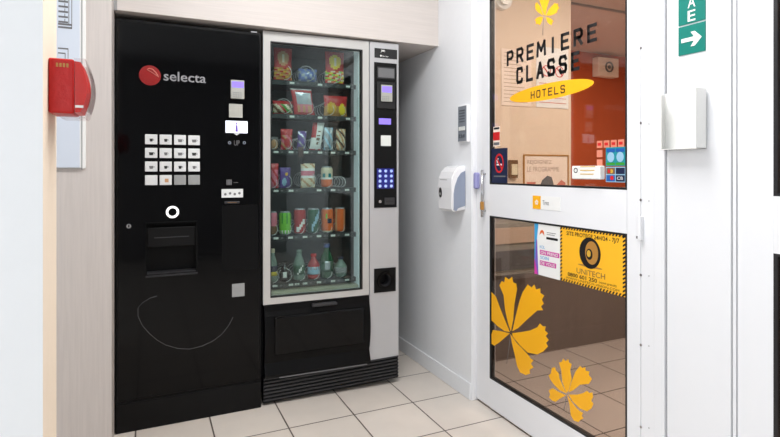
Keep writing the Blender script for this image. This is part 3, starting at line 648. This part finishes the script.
# niche
b = MB(M1); b.box(nx0, nx1, 0.14, 0.145, nz0, nz1, 'matt_black'); b.box(nx0-0.004, nx0, 0.055, 0.145, nz0, nz1, 'matt_black'); b.box(nx1, nx1+0.004, 0.055, 0.145, nz0, nz1, 'matt_black'); b.box(nx0, nx1, 0.0, 0.145, nz0-0.004, nz0+0.004, 'grille_black'); b.box(nx0, nx1, 0.055, 0.145, nz1-0.004, nz1, 'matt_black')
b.build('cup_niche', t)
zf = M1.at(172, 246)[1]; zf1 = M1.at(172, 227)[1]
b = MB(M1); b.box(nx0+0.004, nx1-0.004, -0.004, 0.004, zf, zf1, 'matt_black', 0.002); b.box(nx0+0.03, nx1-0.03, -0.0055, -0.004, (zf+zf1)/2-0.004, (zf+zf1)/2, 'grille_black'); b.build('niche_flap', t)
b = MB(M1); b.holed(nx0-0.006, nx1+0.006, nz0-0.008, nz1+0.006, nx0, nx1, nz0, nz1, -0.003, 0.0, 'satin_black'); b.box(nx0-0.006, nx1+0.006, -0.012, -0.003, nz0-0.010, nz0-0.004, 'grille_black'); b.build('niche_frame', t)
# logo
cx, cz = M1.at(150, 75.5); rr = 0.045
lg = MB(M1)
for k in range(5):
    q = k/5; lg.disc(cx, cz, rr*math.cos(q*1.2), rr*math.cos(q*1.2), -0.002-0.004*q, 0, 'logo_red', 36)
lg.tube([(cx-0.012, -0.0066, cz+0.024), (cx-0.004, -0.0066, cz+0.031), (cx+0.010, -0.0066, cz+0.028), (cx+0.024, -0.006, cz+0.014), (cx+0.036, -0.004, cz-0.006)], 0.0025, 'logo_swirl', 6)
lg.tube([(cx-0.012, -0.0066, cz+0.024), (cx+0.004, -0.0066, cz+0.016), (cx+0.022, -0.0066, cz+0.004), (cx+0.036, -0.004, cz-0.006)], 0.0016, 'logo_swirl', 6)
lg.build('logo_disc', t, label='red disc with pale swirl')
x0, z0 = M1.at(163.5, 81); x1, z1 = M1.at(206, 72); z0 = M1.at(170, 81)[1]; z1 = M1.at(180, 72)[1]
MB(M1).text('selecta', x0, x1, z0, z1, -0.0006, 'logo_grey', 0.012).build('lettering', t)
# 16 selection buttons
xs = [M1.at(p, 150)[0] for p in (151.2, 165.7, 180, 194)]; zs = [M1.at(172, p)[1] for p in (139.8, 153.2, 166.6, 180)]
bw, bh = 0.0255, 0.0225
for r_ in range(4):
    for c_ in range(4):
        grey = r_ == 3 and c_ >= 2
        x, z = xs[c_], zs[r_]
        b = MB(M1); b.box(x-bw, x+bw, -0.004, 0, z-bh, z+bh, 'button_grey' if grey else 'button_white', 0.002)
        if r_ < 3:
            k = random.choice([0.7, 0.9, 1.0]); m = 'ink_black' if (r_*4+c_) in (0, 1, 4, 7, 9, 10) else 'ink_grey'
            b.prism([(x-0.010*k, z+0.003), (x+0.010*k, z+0.003), (x+0.007*k, z-0.010), (x-0.007*k, z-0.010)], -0.0046, -0.004, m)
            b.ring(x+0.011*k, z-0.002, 0.004, 0.0025, -0.0046, -0.004, m, 10)
        elif c_ == 1: b.box(x-0.004, x+0.012, -0.0046, -0.004, z-0.010, z+0.006, 'tan')
        b.build('selection_button', t, label='blank grey button' if grey else None)
def m1box(l, tp, r, bt): x0 = M1.at(l, 100)[0]; x1 = M1.at(r, 100)[0]; xm = (l+r)/2; return x0, x1, M1.at(xm, bt)[1], M1.at(xm, tp)[1]
x0, x1, z0, z1 = m1box(230.5, 80.5, 244, 99)
b = MB(M1); b.box(x0, x1, -0.014, 0, z0, z1, 'terminal_grey', 0.003)
for i_ in range(3):
    for j_ in range(4): b.box(x0+0.010+j_*0.011, x0+0.017+j_*0.011, -0.0155, -0.014, z0+0.006+i_*0.010, z0+0.011+i_*0.010, 'button_grey')
cr = b.build('card_terminal', t); MB(M1).box(x0+0.004, x1-0.004, -0.0150, -0.014, z1-0.036, z1-0.008, 'screen_violet').build('terminal_screen', cr, label='lit violet screen')
x0, x1, z0, z1 = m1box(229, 104, 242.5, 117.5)
MB(M1).box(x0, x1, -0.001, 0, z0, z1, 'terminal_grey', 0.0).build('blank_sticker', t, label='plain pale square sticker')
x0, x1, z0, z1 = m1box(225.5, 121, 247.5, 133)
b = MB(M1); b.box(x0, x1, -0.002, 0, z0, z1, 'screen_white', 0.0); xm = (x0+x1)/2
b.disc(xm, z1-0.012, 0.004, 0.006, -0.0026, -0.002, 'violet_ink', 12); b.prism([(xm-0.006, z0+0.006), (xm+0.006, z0+0.006), (xm+0.004, z1-0.020), (xm-0.004, z1-0.020)], -0.0026, -0.002, 'violet_ink')
b.prism([(xm-0.014, z0-0.002), (xm+0.014, z0-0.002), (xm, z0-0.011)], -0.0015, 0, 'button_white'); b.build('display', t, label='bright white display')
for px in (229.5, 244.2):
    x, z = M1.at(px, 142.8); MB(M1).disc(x, z, 0.0085, 0.0085, -0.003, 0, 'grille_black', 20).ring(x, z, 0.0065, 0.0045, -0.0036, -0.003, 'dispenser_grey', 18).build('arrow_button', t)
x0, z0 = M1.at(234, 145.5); x1, z1 = M1.at(239.5, 140.5); MB(M1).text('UP', x0, x1, min(z0, z1), max(z0, z1), -0.0004, 'ink_grey').build('lettering', t)
x0, x1, z0, z1 = m1box(226.5, 179.5, 232, 185); b = MB(M1)
for i_ in range(4): b.box(x0+i_*(x1-x0)/4, x0+(i_+0.7)*(x1-x0)/4, -0.0006, 0, z0, z1, 'ink_grey')
x0, x1, z0, z1 = m1box(233.5, 180, 238, 184); b.box(x0, x1, -0.0006, 0, z0+0.006, z0+0.008, 'ink_grey'); b.build('coin_symbol', t)
x0, x1, z0, z1 = m1box(221.5, 189, 243, 197.5)
b = MB(M1); b.box(x0, x1, -0.002, 0, z0, z1, 'button_white', 0.0)
for k in range(4): xx = x0+(k+0.8)*(x1-x0)/4.6; b.disc(xx, z0+0.016+0.004*(k % 2), 0.006, 0.006, -0.0026, -0.002, 'ink_grey', 12)
b.build('coin_label', t)
x, z = M1.at(232, 202.5); b = MB(M1); b.box(x-0.035, x+0.035, -0.004, 0, z-0.005, z+0.006, 'grille_black', 0.002); b.box(x-0.02, x+0.02, -0.0055, -0.004, z-0.001, z+0.002, 'brown_print'); b.build('coin_slot', t)
x, z = M1.at(172.5, 212); MB(M1).ring(x, z, 0.0275, 0.018, -0.004, 0, 'ring_lit', 36).build('light_ring', t, label='lit white ring above the cup niche')
x, z = M1.at(128.8, 226); MB(M1).disc(x, z, 0.010, 0.010, -0.008, 0, 'steel', 18).disc(x, z, 0.003, 0.006, -0.0085, -0.008, 'ink_black', 8).build('door_lock', t)
x0, x1, z0, z1 = m1box(232, 283.5, 244.5, 296.5); MB(M1).box(x0, x1, -0.0015, 0, z0, z1, 'button_grey', 0.0).build('grey_sticker', t)
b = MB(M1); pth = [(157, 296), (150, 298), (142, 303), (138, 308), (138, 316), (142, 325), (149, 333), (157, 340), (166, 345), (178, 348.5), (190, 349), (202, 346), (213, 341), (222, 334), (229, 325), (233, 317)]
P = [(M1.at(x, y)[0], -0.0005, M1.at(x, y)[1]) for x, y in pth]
b.tube(P, 0.0008, 'ink_grey', 5); b.build('pale_arc', t, label='thin pale curved line low on the door')  # thin grey raised line following the arc
x0, x1, z0, z1 = m1box(222, 205, 258, 270); b = MB(M1); b.box(x0, x1, -0.0015, 0, z0, z1, 'satin_black', 0.0); b.build('service_panel', t)

# ------------------------------------------------------------------ snack machine
M2 = Frame(0.512, 2.594, -1.8)
def m2(px, py, d=0.0): return M2.at(px, py, d)
xW = m2(398.5, 200)[0]; xF = m2(369, 200)[0]
gx0, gx1 = m2(271, 200)[0], m2(362, 200)[0]; xm = 316.5
gz1 = m2(xm, 46)[1]; gz0 = m2(xm, 293)[1]; fz0 = m2(xm, 300)[1]; TOP = 1.84
t = thing('snack_machine', M2, (xW/2, 0.4, 0), 'silver framed glass fronted snack and drink vending machine right of the black machine', 'vending machine')
b = MB(M2); b.box(0.0, 0.028, 0.045, 0.78, 0.05, TOP-0.012, 'satin_black'); b.box(xW-0.02, xW, 0.045, 0.78, 0.05, TOP-0.012, 'satin_black')
b.box(0.028, xW-0.02, 0.76, 0.78, 0.05, TOP-0.012, 'satin_black'); b.box(0.028, xW-0.02, 0.045, 0.76, TOP-0.03, TOP-0.012, 'satin_black'); b.box(0.028, xW-0.02, 0.06, 0.76, 0.05, 0.16, 'satin_black')
b.build('cabinet', t)
b = MB(M2); ix0, ix1, iy1 = 0.030, xF-0.012, 0.42; iz0, iz1 = gz0-0.02, gz1+0.04
b.box(ix0, ix0+0.003, 0.046, iy1, iz0, iz1, 'interior_grey'); b.box(ix1-0.003, ix1, 0.046, iy1, iz0, iz1, 'interior_grey'); b.box(ix0, ix1, iy1, iy1+0.003, iz0, iz1, 'interior_grey'); b.box(ix0, ix1, 0.046, iy1, iz0-0.003, iz0, 'interior_grey'); b.box(ix0, ix1, 0.046, iy1, iz1, iz1+0.003, 'interior_grey')
b.build('interior_lining', t)
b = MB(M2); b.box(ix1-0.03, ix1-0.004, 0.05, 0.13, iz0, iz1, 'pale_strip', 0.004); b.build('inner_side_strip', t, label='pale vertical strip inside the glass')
b = MB(M2); b.box(ix0+0.004, ix1-0.03, 0.048, 0.12, iz0, gz0+0.013, 'sill_sand', 0.003); b.build('inner_sill', t)
# door frame and glass
b = MB(M2); b.holed(0.0, xF, fz0, TOP, gx0, gx1, gz0, gz1, 0.0, 0.044, 'silver_light', 0.0); df = b.build('display_door', t)
b = MB(M2); b.holed(gx0-0.003, gx1+0.003, gz0-0.003, gz1+0.003, gx0+0.001, gx1-0.005, gz0+0.002, gz1-0.003, -0.0015, 0.02, 'gasket_black'); b.build('gasket', df)
MB(M2).box(gx0, gx1, 0.010, 0.014, gz0, gz1, 'cabinet_glass').build('glass_pane', df)
# control column
cz0 = m2(385, 358)[1]
b = MB(M2); x0, x1 = xF+0.004, xW
rx0, rx1 = m2(374, 280)[0], m2(395.5, 280)[0]; rz1, rz0 = m2(384, 268)[1], m2(384, 292)[1]
b.holed(x0, x1, cz0, TOP, rx0+0.004, rx1-0.004, rz0+0.004, rz1-0.004, 0.0, 0.05, 'column_grey'); col = b.build('control_column', t)
b = MB(M2); b.holed(rx0, rx1, rz0, rz1, (rx0+rx1)/2-0.034, (rx0+rx1)/2+0.034, (rz0+rz1)/2-0.034, (rz0+rz1)/2+0.034, -0.004, 0.006, 'matt_black')
cx, cz = (rx0+rx1)/2, (rz0+rz1)/2; b.ring(cx, cz, 0.05, 0.034, -0.004, 0.006, 'matt_black', 32); b.ring(cx, cz, 0.042, 0.033, -0.010, -0.004, 'satin_black', 32); b.ring(cx, cz, 0.036, 0.030, 0.0, 0.05, 'grille_black', 32); b.box(rx0+0.004, rx1-0.004, 0.05, 0.055, rz0+0.004, rz1-0.004, 'matt_black')
b.build('coin_return_cup', t)
def c2(l, tp, r, bt): x0 = m2(l, 100)[0]; x1 = m2(r, 100)[0]; q = (l+r)/2; return x0, x1, m2(q, bt)[1], m2(q, tp)[1]
x0, x1, z0, z1 = c2(374, 63, 396.5, 207.5); cp = MB(M2).box(x0, x1, -0.005, 0.0005, z0, z1, 'matt_black', 0.002).build('control_panel', t)
x0, x1, z0, z1 = c2(374.5, 49, 397, 58.5)
b = MB(M2); b.box(x0, x1, -0.002, 0, z0, z1, 'ink_black'); b.text('JMS', x0+0.035, x0+0.060, z1-0.021, z1-0.006, -0.002, 'paper_white', 0.01); b.disc(x0+0.036, z0+0.012, 0.005, 0.005, -0.0026, -0.002, 'paper_white', 12); b.text('Service', x0+0.044, x0+0.078, z0+0.007, z0+0.016, -0.002, 'paper_white'); b.build('name_plate', t, label='black plate with small white lettering')
x0, x1, z0, z1 = c2(377, 67.5, 394.5, 79); MB(M2).box(x0, x1, -0.007, -0.005, z0, z1, 'button_grey', 0.0).mats and None
b = MB(M2); b.box(x0, x1, -0.007, -0.005, z0, z1, 'grille_black'); b.box(x0+0.005, x1-0.005, -0.0076, -0.007, z0+0.006, z1-0.006, 'ink_grey'); b.build('bill_slot', cp)
x0, x1, z0, z1 = c2(376.5, 82.5, 394.5, 109); MB(M2).box(x0, x1, -0.012, -0.005, z0, z1, 'ink_black', 0.003).build('reader_bezel', cp)
x0, x1, z0, z1 = c2(380, 85.5, 391, 102)
b = MB(M2); b.box(x0, x1, -0.020, -0.012, z0, z1, 'terminal_grey', 0.002)
for i_ in range(3):
    for j_ in range(4): b.box(x0+0.005+j_*0.011, x0+0.012+j_*0.011, -0.0212, -0.020, z0+0.005+i_*0.009, z0+0.010+i_*0.009, 'button_grey')
b.build('card_terminal', cp)
MB(M2).box(x0+0.004, x1-0.004, -0.0212, -0.020, z1-0.040, z1-0.008, 'screen_violet').build('terminal_screen', cp, label='lit violet screen')
x0, x1, z0, z1 = c2(378.5, 118.5, 390.5, 124.5); MB(M2).box(x0, x1, -0.0065, -0.005, z0, z1, 'screen_violet').build('price_display', cp, label='small lit violet display')
x0, x1, z0, z1 = c2(380.5, 135.5, 390.5, 146); MB(M2).box(x0, x1, -0.0062, -0.005, z0, z1, 'tag_white').build('blank_sticker', cp, label='plain white square sticker')
x0, x1, z0, z1 = c2(376.5, 168.5, 393.5, 188.5); MB(M2).box(x0, x1, -0.0065, -0.005, z0, z1, 'key_blue', 0.001).build('keypad_plate', cp, label='blue lit keypad backing')
for i_ in range(4):
    for j_ in range(3):
        cx = x0+(j_+0.5)*(x1-x0)/3; cz = z0+(i_+0.5)*(z1-z0)/4; MB(M2).disc(cx, cz, 0.0072, 0.0072, -0.010, -0.0062, 'key_lit', 14).ring(cx, cz, 0.0095, 0.0082, -0.0105, -0.0062, 'steel', 14).build('key', cp)
x, z = m2(379.3, 201.5); MB(M2).disc(x, z, 0.008, 0.008, -0.012, -0.005, 'steel', 16).disc(x, z, 0.002, 0.004, -0.0125, -0.012, 'ink_black', 6).build('key_lock', cp)
x0, x1, z0, z1 = c2(384, 197.5, 394, 204.5); MB(M2).box(x0, x1, -0.010, -0.005, z0, z1, 'grille_black', 0.002).box(x0+0.006, x1-0.006, -0.011, -0.010, (z0+z1)/2-0.002, (z0+z1)/2+0.002, 'ink_black').build('coin_slot', cp)
# delivery door (black, bulging, leans out at the bottom)
dx0 = m2(263.8, 340)[0]+0.002; dx1 = m2(369, 340)[0]; dz1 = fz0-0.004; dz0 = m2(316, 370)[1]
b = MB(M2)
n = 12; prof = [(0.045, dz1), (0.0, dz1)]+[(-0.004-0.022*math.sin(math.pi*k/n)**0.8, dz1-0.03-(dz1-dz0-0.10)*k/n) for k in range(n+1)]+[(-0.010, dz0+0.055), (-0.026, dz0+0.015), (-0.020, dz0), (0.045, dz0)]
b.prism(prof, dx0, dx1, 'satin_black', 'x'); b.build('delivery_bay', t)
b = MB(M2); b.box(dx0+0.045, dx1-0.035, -0.033, -0.010, dz0+0.11, dz1-0.05, 'gloss_black', 0.010, 3); fl = b.build('delivery_flap', t)
MB(M2).box((dx0+dx1)/2-0.04, (dx0+dx1)/2+0.09, -0.03, 0.0, dz1-0.024, dz1-0.010, 'grille_black', 0.004).build('flap_handle', fl)
MB(M2).box(dx0+0.07, dx1-0.02, -0.024, -0.012, dz0-0.004, dz0+0.001, 'ink_grey').build('bottom_lip', fl)
# ribbed kick plate
kx0, kx1 = 0.002, xW-0.002; k1 = dz0-0.006
b = MB(M2); prof2 = [(kx0, 0.012), (kx1, 0.030), (kx1, m2(397, 353)[1]), (xF+0.004, m2(371, 357)[1]), (xF+0.002, k1), (kx0, k1)]
b.prism(prof2, 0.004, 0.05, 'matt_black')
for k in range(7):
    z = 0.022+k*0.0175
    if z+0.01 > k1+0.05: break
    b.prism([(kx0, z), (kx1, z+0.016), (kx1, z+0.023), (kx0, z+0.008)], -0.004, 0.004, 'grille_black')
b.build('kick_grille', t, label='ribbed dark grey kick grille')
for x in (0.05, xW-0.06):
    for y in (0.08, 0.68): MB(M2).disc(0, 0, 0.02, 0.02, 0, 0.01, 'steel', 12).bm.free(); q = MB(M2); q.lathe(x, y, [(0.022, 0), (0.022, 0.008), (0.010, 0.010), (0.010, 0.052)], lambda i, a: 'steel', 14); q.build('foot', t)
# shelves, tags, spirals
ROWS = [(84.5, [292, 320, 348]), (117.5, [292, 320, 348]), (152.5, [276, 291, 306, 320, 333, 347]), (190.3, [276, 291, 319, 333, 347]), (236.3, [276, 290.5, 305, 319, 333, 347]), (282.5, [275, 291, 297, 305, 319, 333, 347])]
SD = 0.085; SZ = []
for rowy, tags in ROWS:
    z = m2(316, rowy, SD)[1]; SZ.append(z+0.012)
    b = MB(M2); b.box(ix0+0.004, ix1-0.032, SD+0.004, iy1-0.004, z+0.008, z+0.012, 'shelf_dark'); b.box(ix0+0.004, ix1-0.032, SD, SD+0.004, z-0.012, z+0.012, 'shelf_dark'); sh = b.build('shelf', t)
    for p in tags:
        x = m2(p, rowy, SD)[0]; MB(M2).box(x-0.012, x+0.012, SD-0.002, SD+0.0005, z-0.005, z+0.005, 'tag_white').build('price_tag', sh)
        if p != tags[-1]: MB(M2).box(x+0.026, x+0.036, SD-0.002, SD+0.0005, z-0.0035, z+0.0035, 'ink_grey').build('button_tag', sh)
def spiral(px, row, r, turns=4):
    x = m2(px, 100, SD+0.01)[0]; zc_ = SZ[row]+r+0.003; P = []
    for k in range(turns*14+1):
        a = 2*math.pi*k/14-math.pi/2; P.append((x+r*math.cos(a), SD+0.006+k/14*0.05, zc_+r*math.sin(a)))
    MB(M2).tube(P, 0.0019, 'wire', 4).build('spiral_coil', t)
for px, row, r in ((284, 0, .042), (307, 0, .042), (334, 0, .042), (284, 1, .04), (307, 1, .04), (328, 1, .036), (341, 1, .030), (272, 2, .027), (286, 2, .03), (300, 2, .03), (315, 2, .03), (328, 2, .03), (341, 2, .027), (272, 3, .027), (286, 3, .033), (309, 3, .040), (327, 3, .033), (341, 3, .028), (272, 4, .03), (286, 4, .03), (299, 4, .03), (313, 4, .03), (327, 4, .03), (340, 4, .028), (273, 5, .03), (286, 5, .032), (300, 5, .03), (314, 5, .03), (327, 5, .03), (340, 5, .028)): spiral(px, row, r)

# ------------------------------------------------------------------ products
PD = SD+0.035
def pbox(l, tp, r, row, d=PD):
    x0, x1 = m2(l, 100, d)[0], m2(r, 100, d)[0]; z1 = m2((l+r)/2, tp, d)[1]; return x0, x1, SZ[row]+0.0008, z1
def bag(name, box, row, label, cat, pat, T=0.014, tilt=0.0, group=None, d=PD, z0o=None):
    x0, x1, z0, z1 = pbox(box[0], box[1], box[2], row, d)
    if z0o is not None: z0 = m2((box[0]+box[2])/2, z0o, d)[1]
    nu, nv = 16, 20; cx, W_, H_ = (x0+x1)/2, x1-x0, z1-z0
    b = MB(M2); grids = []
    for sgn in (-1, 1):
        g = []
        for j in range(nv+1):
            v = j/nv; row_ = []
            for i in range(nu+1):
                u = i/nu; vv = min(1, max(0, (v-0.06)/0.88))
                bul = T*(math.sin(math.pi*u)**0.6)*(math.sin(math.pi*vv)**0.5) if 0 < vv < 1 else 0.0004
                wr = 1+0.10*math.sin(u*23+v*9)*math.sin(v*17)
                pinch = 1-0.05*math.sin(math.pi*v)
                row_.append(b.bm.verts.new((cx+(u-0.5)*W_*pinch+(tilt*(v)*W_), d+sgn*(bul*wr+0.0004), z0+v*H_)))
            g.append(row_)
        grids.append(g)
        for j in range(nv):
            for i in range(nu):
                f = b.bm.faces.new((g[j][i], g[j][i+1], g[j+1][i+1], g[j+1][i])); f.smooth = True
                f.material_index = b.mi(pat((i+0.5)/nu, (j+0.5)/nv))
    a, c = grids; m0 = b.mi(pat(0.02, 0.02))
    for j in range(nv):
        for i in (0, nu): f = b.bm.faces.new((a[j][i], a[j+1][i], c[j+1][i], c[j][i])); f.material_index = m0
    for i in range(nu):
        for j in (0, nv): f = b.bm.faces.new((a[j][i], a[j][i+1], c[j][i+1], c[j][i])); f.material_index = m0
    return tag(b.build(name), label, cat, group)
def circ(u, v, cu, cv, ru, rv): return ((u-cu)/ru)**2+((v-cv)/rv)**2 < 1
def candy(base, spot, confs):
    def f(u, v):
        if v > 0.95 or v < 0.04: return base
        if circ(u, v, 0.5, 0.68, 0.20, 0.14): return 'cream' if abs(u-0.5) < 0.08 else spot
        if circ(u, v, 0.5, 0.68, 0.32, 0.22): return spot
        if v < 0.42: return confs[int(u*5+v*31) % len(confs)]
        return base
    return f
G1 = 'sweet bags on the top shelves'
bag('sweet_bag', (273.5, 48, 292, 79), 0, 'red and gold sweet bag at left end of the top shelf', 'sweets', candy('packet_red', 'tan', ['tan', 'copper', 'packet_red', 'gold']), group=G1)
bag('snack_packet', (298, 69, 317, 79), 0, 'small blue silver packet lying in middle of the top shelf', 'snack', lambda u, v: ('packet_blue' if (int(u*7)+int(v*5)) % 3 else 'packet_silver'), T=0.02)
bag('sweet_bag', (325, 52, 344, 79), 0, 'red sweet bag with yellow face patch at right of the top shelf', 'sweets', candy('packet_red', 'packet_yellow', ['lime', 'packet_yellow', 'packet_red', 'cream', 'orange']), group=G1)
bag('sweet_bag', (272.5, 101, 293, 110), 1, 'low red and green sweet bag at left end of second shelf', 'sweets', lambda u, v: 'packet_red' if v > 0.75 or v < 0.12 else ['green', 'cream', 'brown_print', 'cream', 'packet_red'][int(u*6+v*4) % 5], T=0.02, group=G1)
bag('sweet_bag', (294, 89, 315, 114), 1, 'large white and red bag tilted forward on second shelf', 'sweets', lambda u, v: 'paper_white' if v > 0.93 else ('packet_red' if u < 0.16 or v < 0.12 or v > 0.85 or u > 0.93 else ('tan' if v < 0.35 and int(u*7) % 2 else ('packet_silver' if v > 0.4 else 'pink'))), tilt=-0.18, group=G1, d=PD-0.012)
bag('sweet_bag', (323.5, 96, 347, 114), 1, 'wide red bag with two yellow patches at right of second shelf', 'sweets', lambda u, v: 'packet_yellow' if circ(u, v, 0.78, 0.35, 0.15, 0.28) else ('gold' if circ(u, v, 0.3, 0.4, 0.2, 0.28) else ('copper' if v < 0.5 else 'packet_red')), group=G1)
G2 = 'chocolate and biscuit packets on the third shelf'
bag('snack_packet', (270, 137, 278, 150), 2, 'round tan biscuit packet at left end of third shelf', 'snack', lambda u, v: 'tan' if circ(u, v, 0.5, 0.4, 0.5, 0.4) else 'ink_grey', group=G2)
bag('snack_packet', (280.5, 129, 292.5, 150), 2, 'red wrapped snack packet second from left on third shelf', 'snack', lambda u, v: 'packet_red' if v > 0.68 or circ(u, v, .5, .35, .25, .2) else ['pink', 'packet_red', 'tan'][int(u*4+v*7) % 3], group=G2)
bag('snack_packet', (296.5, 131, 305.5, 150), 2, 'slim purple chocolate packet on third shelf', 'snack', lambda u, v: 'packet_silver' if (int(u*4+v*9) % 4 == 0) else 'purple', tilt=0.15, group=G2)
bag('snack_packet', (309, 122.5, 320.5, 150), 2, 'tall white and red snack packet leaning right on third shelf', 'snack', lambda u, v: 'packet_red' if (u < 0.4 and v > 0.45) or v < .05 else ('brown_print' if circ(u, v, .6, .5, .15, .32) and int(v*14) % 2 else 'paper_white'), tilt=0.35, group=G2)
bag('snack_packet', (323.5, 127.5, 333, 150), 2, 'silver blue snack packet on third shelf under the wide red bag', 'snack', lambda u, v: 'packet_silver' if int(u*4+v*6) % 3 else 'pale_blue', group=G2)
bag('snack_packet', (336, 129, 345.5, 150), 2, 'cream and brown snack packet at right end of third shelf', 'snack', lambda u, v: 'choc' if int(u*4+v*8) % 4 == 0 else ('tan' if int(u*5+v*5) % 2 else 'cream'), group=G2)
bag('snack_packet', (298, 147, 303.5, 150), 2, 'dark empty wrapper dangling below the purple packet of the third shelf', 'wrapper', lambda u, v: 'choc' if v > 0.4 else 'ink_black', T=0.006, d=SD-0.008, z0o=164)
G3 = 'bags and cartons on the fourth shelf'
bag('snack_packet', (269.5, 163.5, 278.5, 188), 3, 'red and pink snack bag at left end of fourth shelf', 'snack', lambda u, v: 'packet_red' if v > 0.75 else ('pink' if int(u*4+v*7) % 3 else 'packet_red'), group=G3)
bag('snack_packet', (279.5, 167.5, 290.5, 188), 3, 'violet snack bag second from left on fourth shelf', 'snack', lambda u, v: 'pale_blue' if circ(u, v, .4, .3, .2, .2) else ('gold' if circ(u, v, .6, .68, .15, .08) else 'purple'), group=G3)
bag('biscuit_packet', (300.5, 163.5, 315, 188), 3, 'cream and pink printed biscuit packet on fourth shelf', 'biscuits', lambda u, v: 'pink' if .5 < v < .68 else ('paper_white' if .42 < v < .5 or .7 < v < .78 else ('tan' if int(u*5+v*9) % 3 == 0 else 'cream')), group=G3)
def can(name, box, row, label, fun, group=None, cat='drink can'):
    x0, x1, z0, z1 = pbox(box[0], box[1], box[2], row); r = min(0.033, (x1-x0)/2); cx = (x0+x1)/2; h = z1-z0; cy = PD+0.01
    prof = [(r*0.78, z0), (r*0.86, z0+0.004), (r, z0+0.012)]
    nb = 8
    for k in range(1, nb): prof.append((r, z0+0.012+(h-0.028)*k/nb))
    prof += [(r, z1-0.016), (r*0.86, z1-0.006), (r*0.84, z1-0.001), (r*0.84, z1)]
    tt = thing(name, M2, (cx, cy, z0), label, cat, group)
    N = len(prof)-2
    b = MB(M2); b.lathe(cx, cy, prof, lambda i, a: 'packet_silver' if i < 1 or i >= N-1 else fun((i-1)/(N-2), a)); b.build('can_body', tt)
    b = MB(M2); b.disc(0, 0, 0.008, 0.008, 0, 0.001, 'steel', 10)
    for v in b.bm.verts: v.co = Vector((cx+v.co.x, cy-0.006+v.co.z, z1+0.0004+v.co.y))
    b.build('pull_tab', tt)
    return tt
can('drink_can', (321.5, 166.5, 333, 188), 3, 'cream and orange drink can at right of fourth shelf', lambda v, a: 'orange' if v < .35 else ('paper_white' if v < .5 else ('teal' if v < .62 and int(a/30) % 2 else 'cream')))
G4 = 'drink cans on the fifth shelf'
can('drink_can', (267.5, 211.5, 277.5, 0), 4, 'pale pink drink can at left end of fifth shelf', lambda v, a: 'pink' if v > .3 else 'brown_print', G4)
can('drink_can', (279.3, 211.5, 291.5, 0), 4, 'bright lime green drink can on fifth shelf', lambda v, a: 'paper_white' if v < .2 and int(a/15) % 2 else ('green' if int(a/15) % 3 == 0 and v > .4 else 'lime'), G4)
can('drink_can', (294.2, 208.5, 306, 0), 4, 'dark red cola can with silver top on fifth shelf', lambda v, a: 'paper_white' if abs(v-.3-(a-270)/200) < .10 and 225 < a < 315 else ('packet_silver' if v > .92 else 'cola_red'), G4)
can('drink_can', (307.8, 208.3, 320, 0), 4, 'dark green drink can between the red and orange cans', lambda v, a: 'pale_blue' if abs(v-.5-(a-280)/120) < .13 and 240 < a < 330 else 'dark_green', G4)
can('drink_can', (321.5, 208, 334, 0), 4, 'bright orange drink can with blue mark on fifth shelf', lambda v, a: 'navy' if .3 < v < .58 and 262 < a < 300 else ('lime' if .5 < v < .75 and 235 < a < 262 else ('cream' if v < .1 else 'orange')), G4)
can('drink_can', (335, 207.5, 345.5, 0), 4, 'plain brownish orange drink can at right end of fifth shelf', lambda v, a: 'tan' if int(a/20) % 5 == 0 else 'orange', G4)
G5 = 'drink bottles on the bottom shelf'
def bottle(box, label, body, lab, cap, lab_pat=None, neck=0.72):
    x0, x1, z0, z1 = pbox(box[0], box[1], box[2], 5); r = min(0.036, (x1-x0)/2); cx = (x0+x1)/2; h = z1-z0; cy = PD+0.012
    tt = thing('drink_bottle', M2, (cx, cy, z0), label, 'bottle', G5)
    zs_ = [0, .03, .10, .16, .22, .30, .38, .46, .52, .58, .64, neck, .80, .90]
    rs_ = [.80, .95, 1, .96, 1, 1, 1, 1, .98, .92, .80, .62, .42, .38]
    b = MB(M2); b.lathe(cx, cy, [(r*a, z0+h*q) for a, q in zip(rs_, zs_)], lambda i, a: body); b.build('bottle_body', tt)
    b = MB(M2); b.lathe(cx, cy, [(r*1.02, z0+h*(.20+.30*k/5)) for k in range(6)], lambda i, a: lab(i, a)); b.build('bottle_label', tt)
    b = MB(M2); b.lathe(cx, cy, [(r*.44, z0+h*.88), (r*.46, z0+h*.90), (r*.46, z0+h*.99), (r*.40, z1)], lambda i, a: cap, 18); b.build('bottle_cap', tt)
bottle((268, 249, 278, 0), 'yellow and white drink bottle at left end of bottom shelf', 'bottle_clear', lambda i, a: 'packet_yellow' if i < 2 else 'navy', 'cream')
bottle((280, 262, 290, 0), 'short dark bottle with white label on bottom shelf', 'bottle_dark', lambda i, a: 'paper_white' if 240 < a < 290 else 'ink_black', 'bottle_dark')
bottle((293.5, 249.5, 305.5, 0), 'greenish clear drink bottle with pale mark on bottom shelf', 'bottle_clear', lambda i, a: 'paper_white' if abs(a-250-i*10) < 12 else 'dark_green', 'bottle_clear')
bottle((308, 254, 320.3, 0), 'drink bottle with red top and blue label on bottom shelf', 'cola_red', lambda i, a: 'packet_silver' if i > 2 and int(a/20) % 2 else 'pale_blue', 'red')
bottle((320.5, 243.5, 334, 0), 'tall green bottle with blue cap on bottom shelf', 'bottle_green', lambda i, a: 'packet_silver' if abs(a-265) < 26 and i > 0 else 'dark_green', 'packet_blue')
bottle((335.5, 257, 347, 0), 'dark blue and white bottle at right end of bottom shelf', 'bottle_clear', lambda i, a: 'navy' if int(a/20+i) % 2 else 'paper_white', 'navy')
# low light inside the snack cabinet
l = area('cabinet_strip_light', M2.world((ix0+ix1)/2, 0.07, iz1-0.01), (0, 0, -1.8), 0.4, 0.02, 1.2, (0.9, 1.0, 1.0))
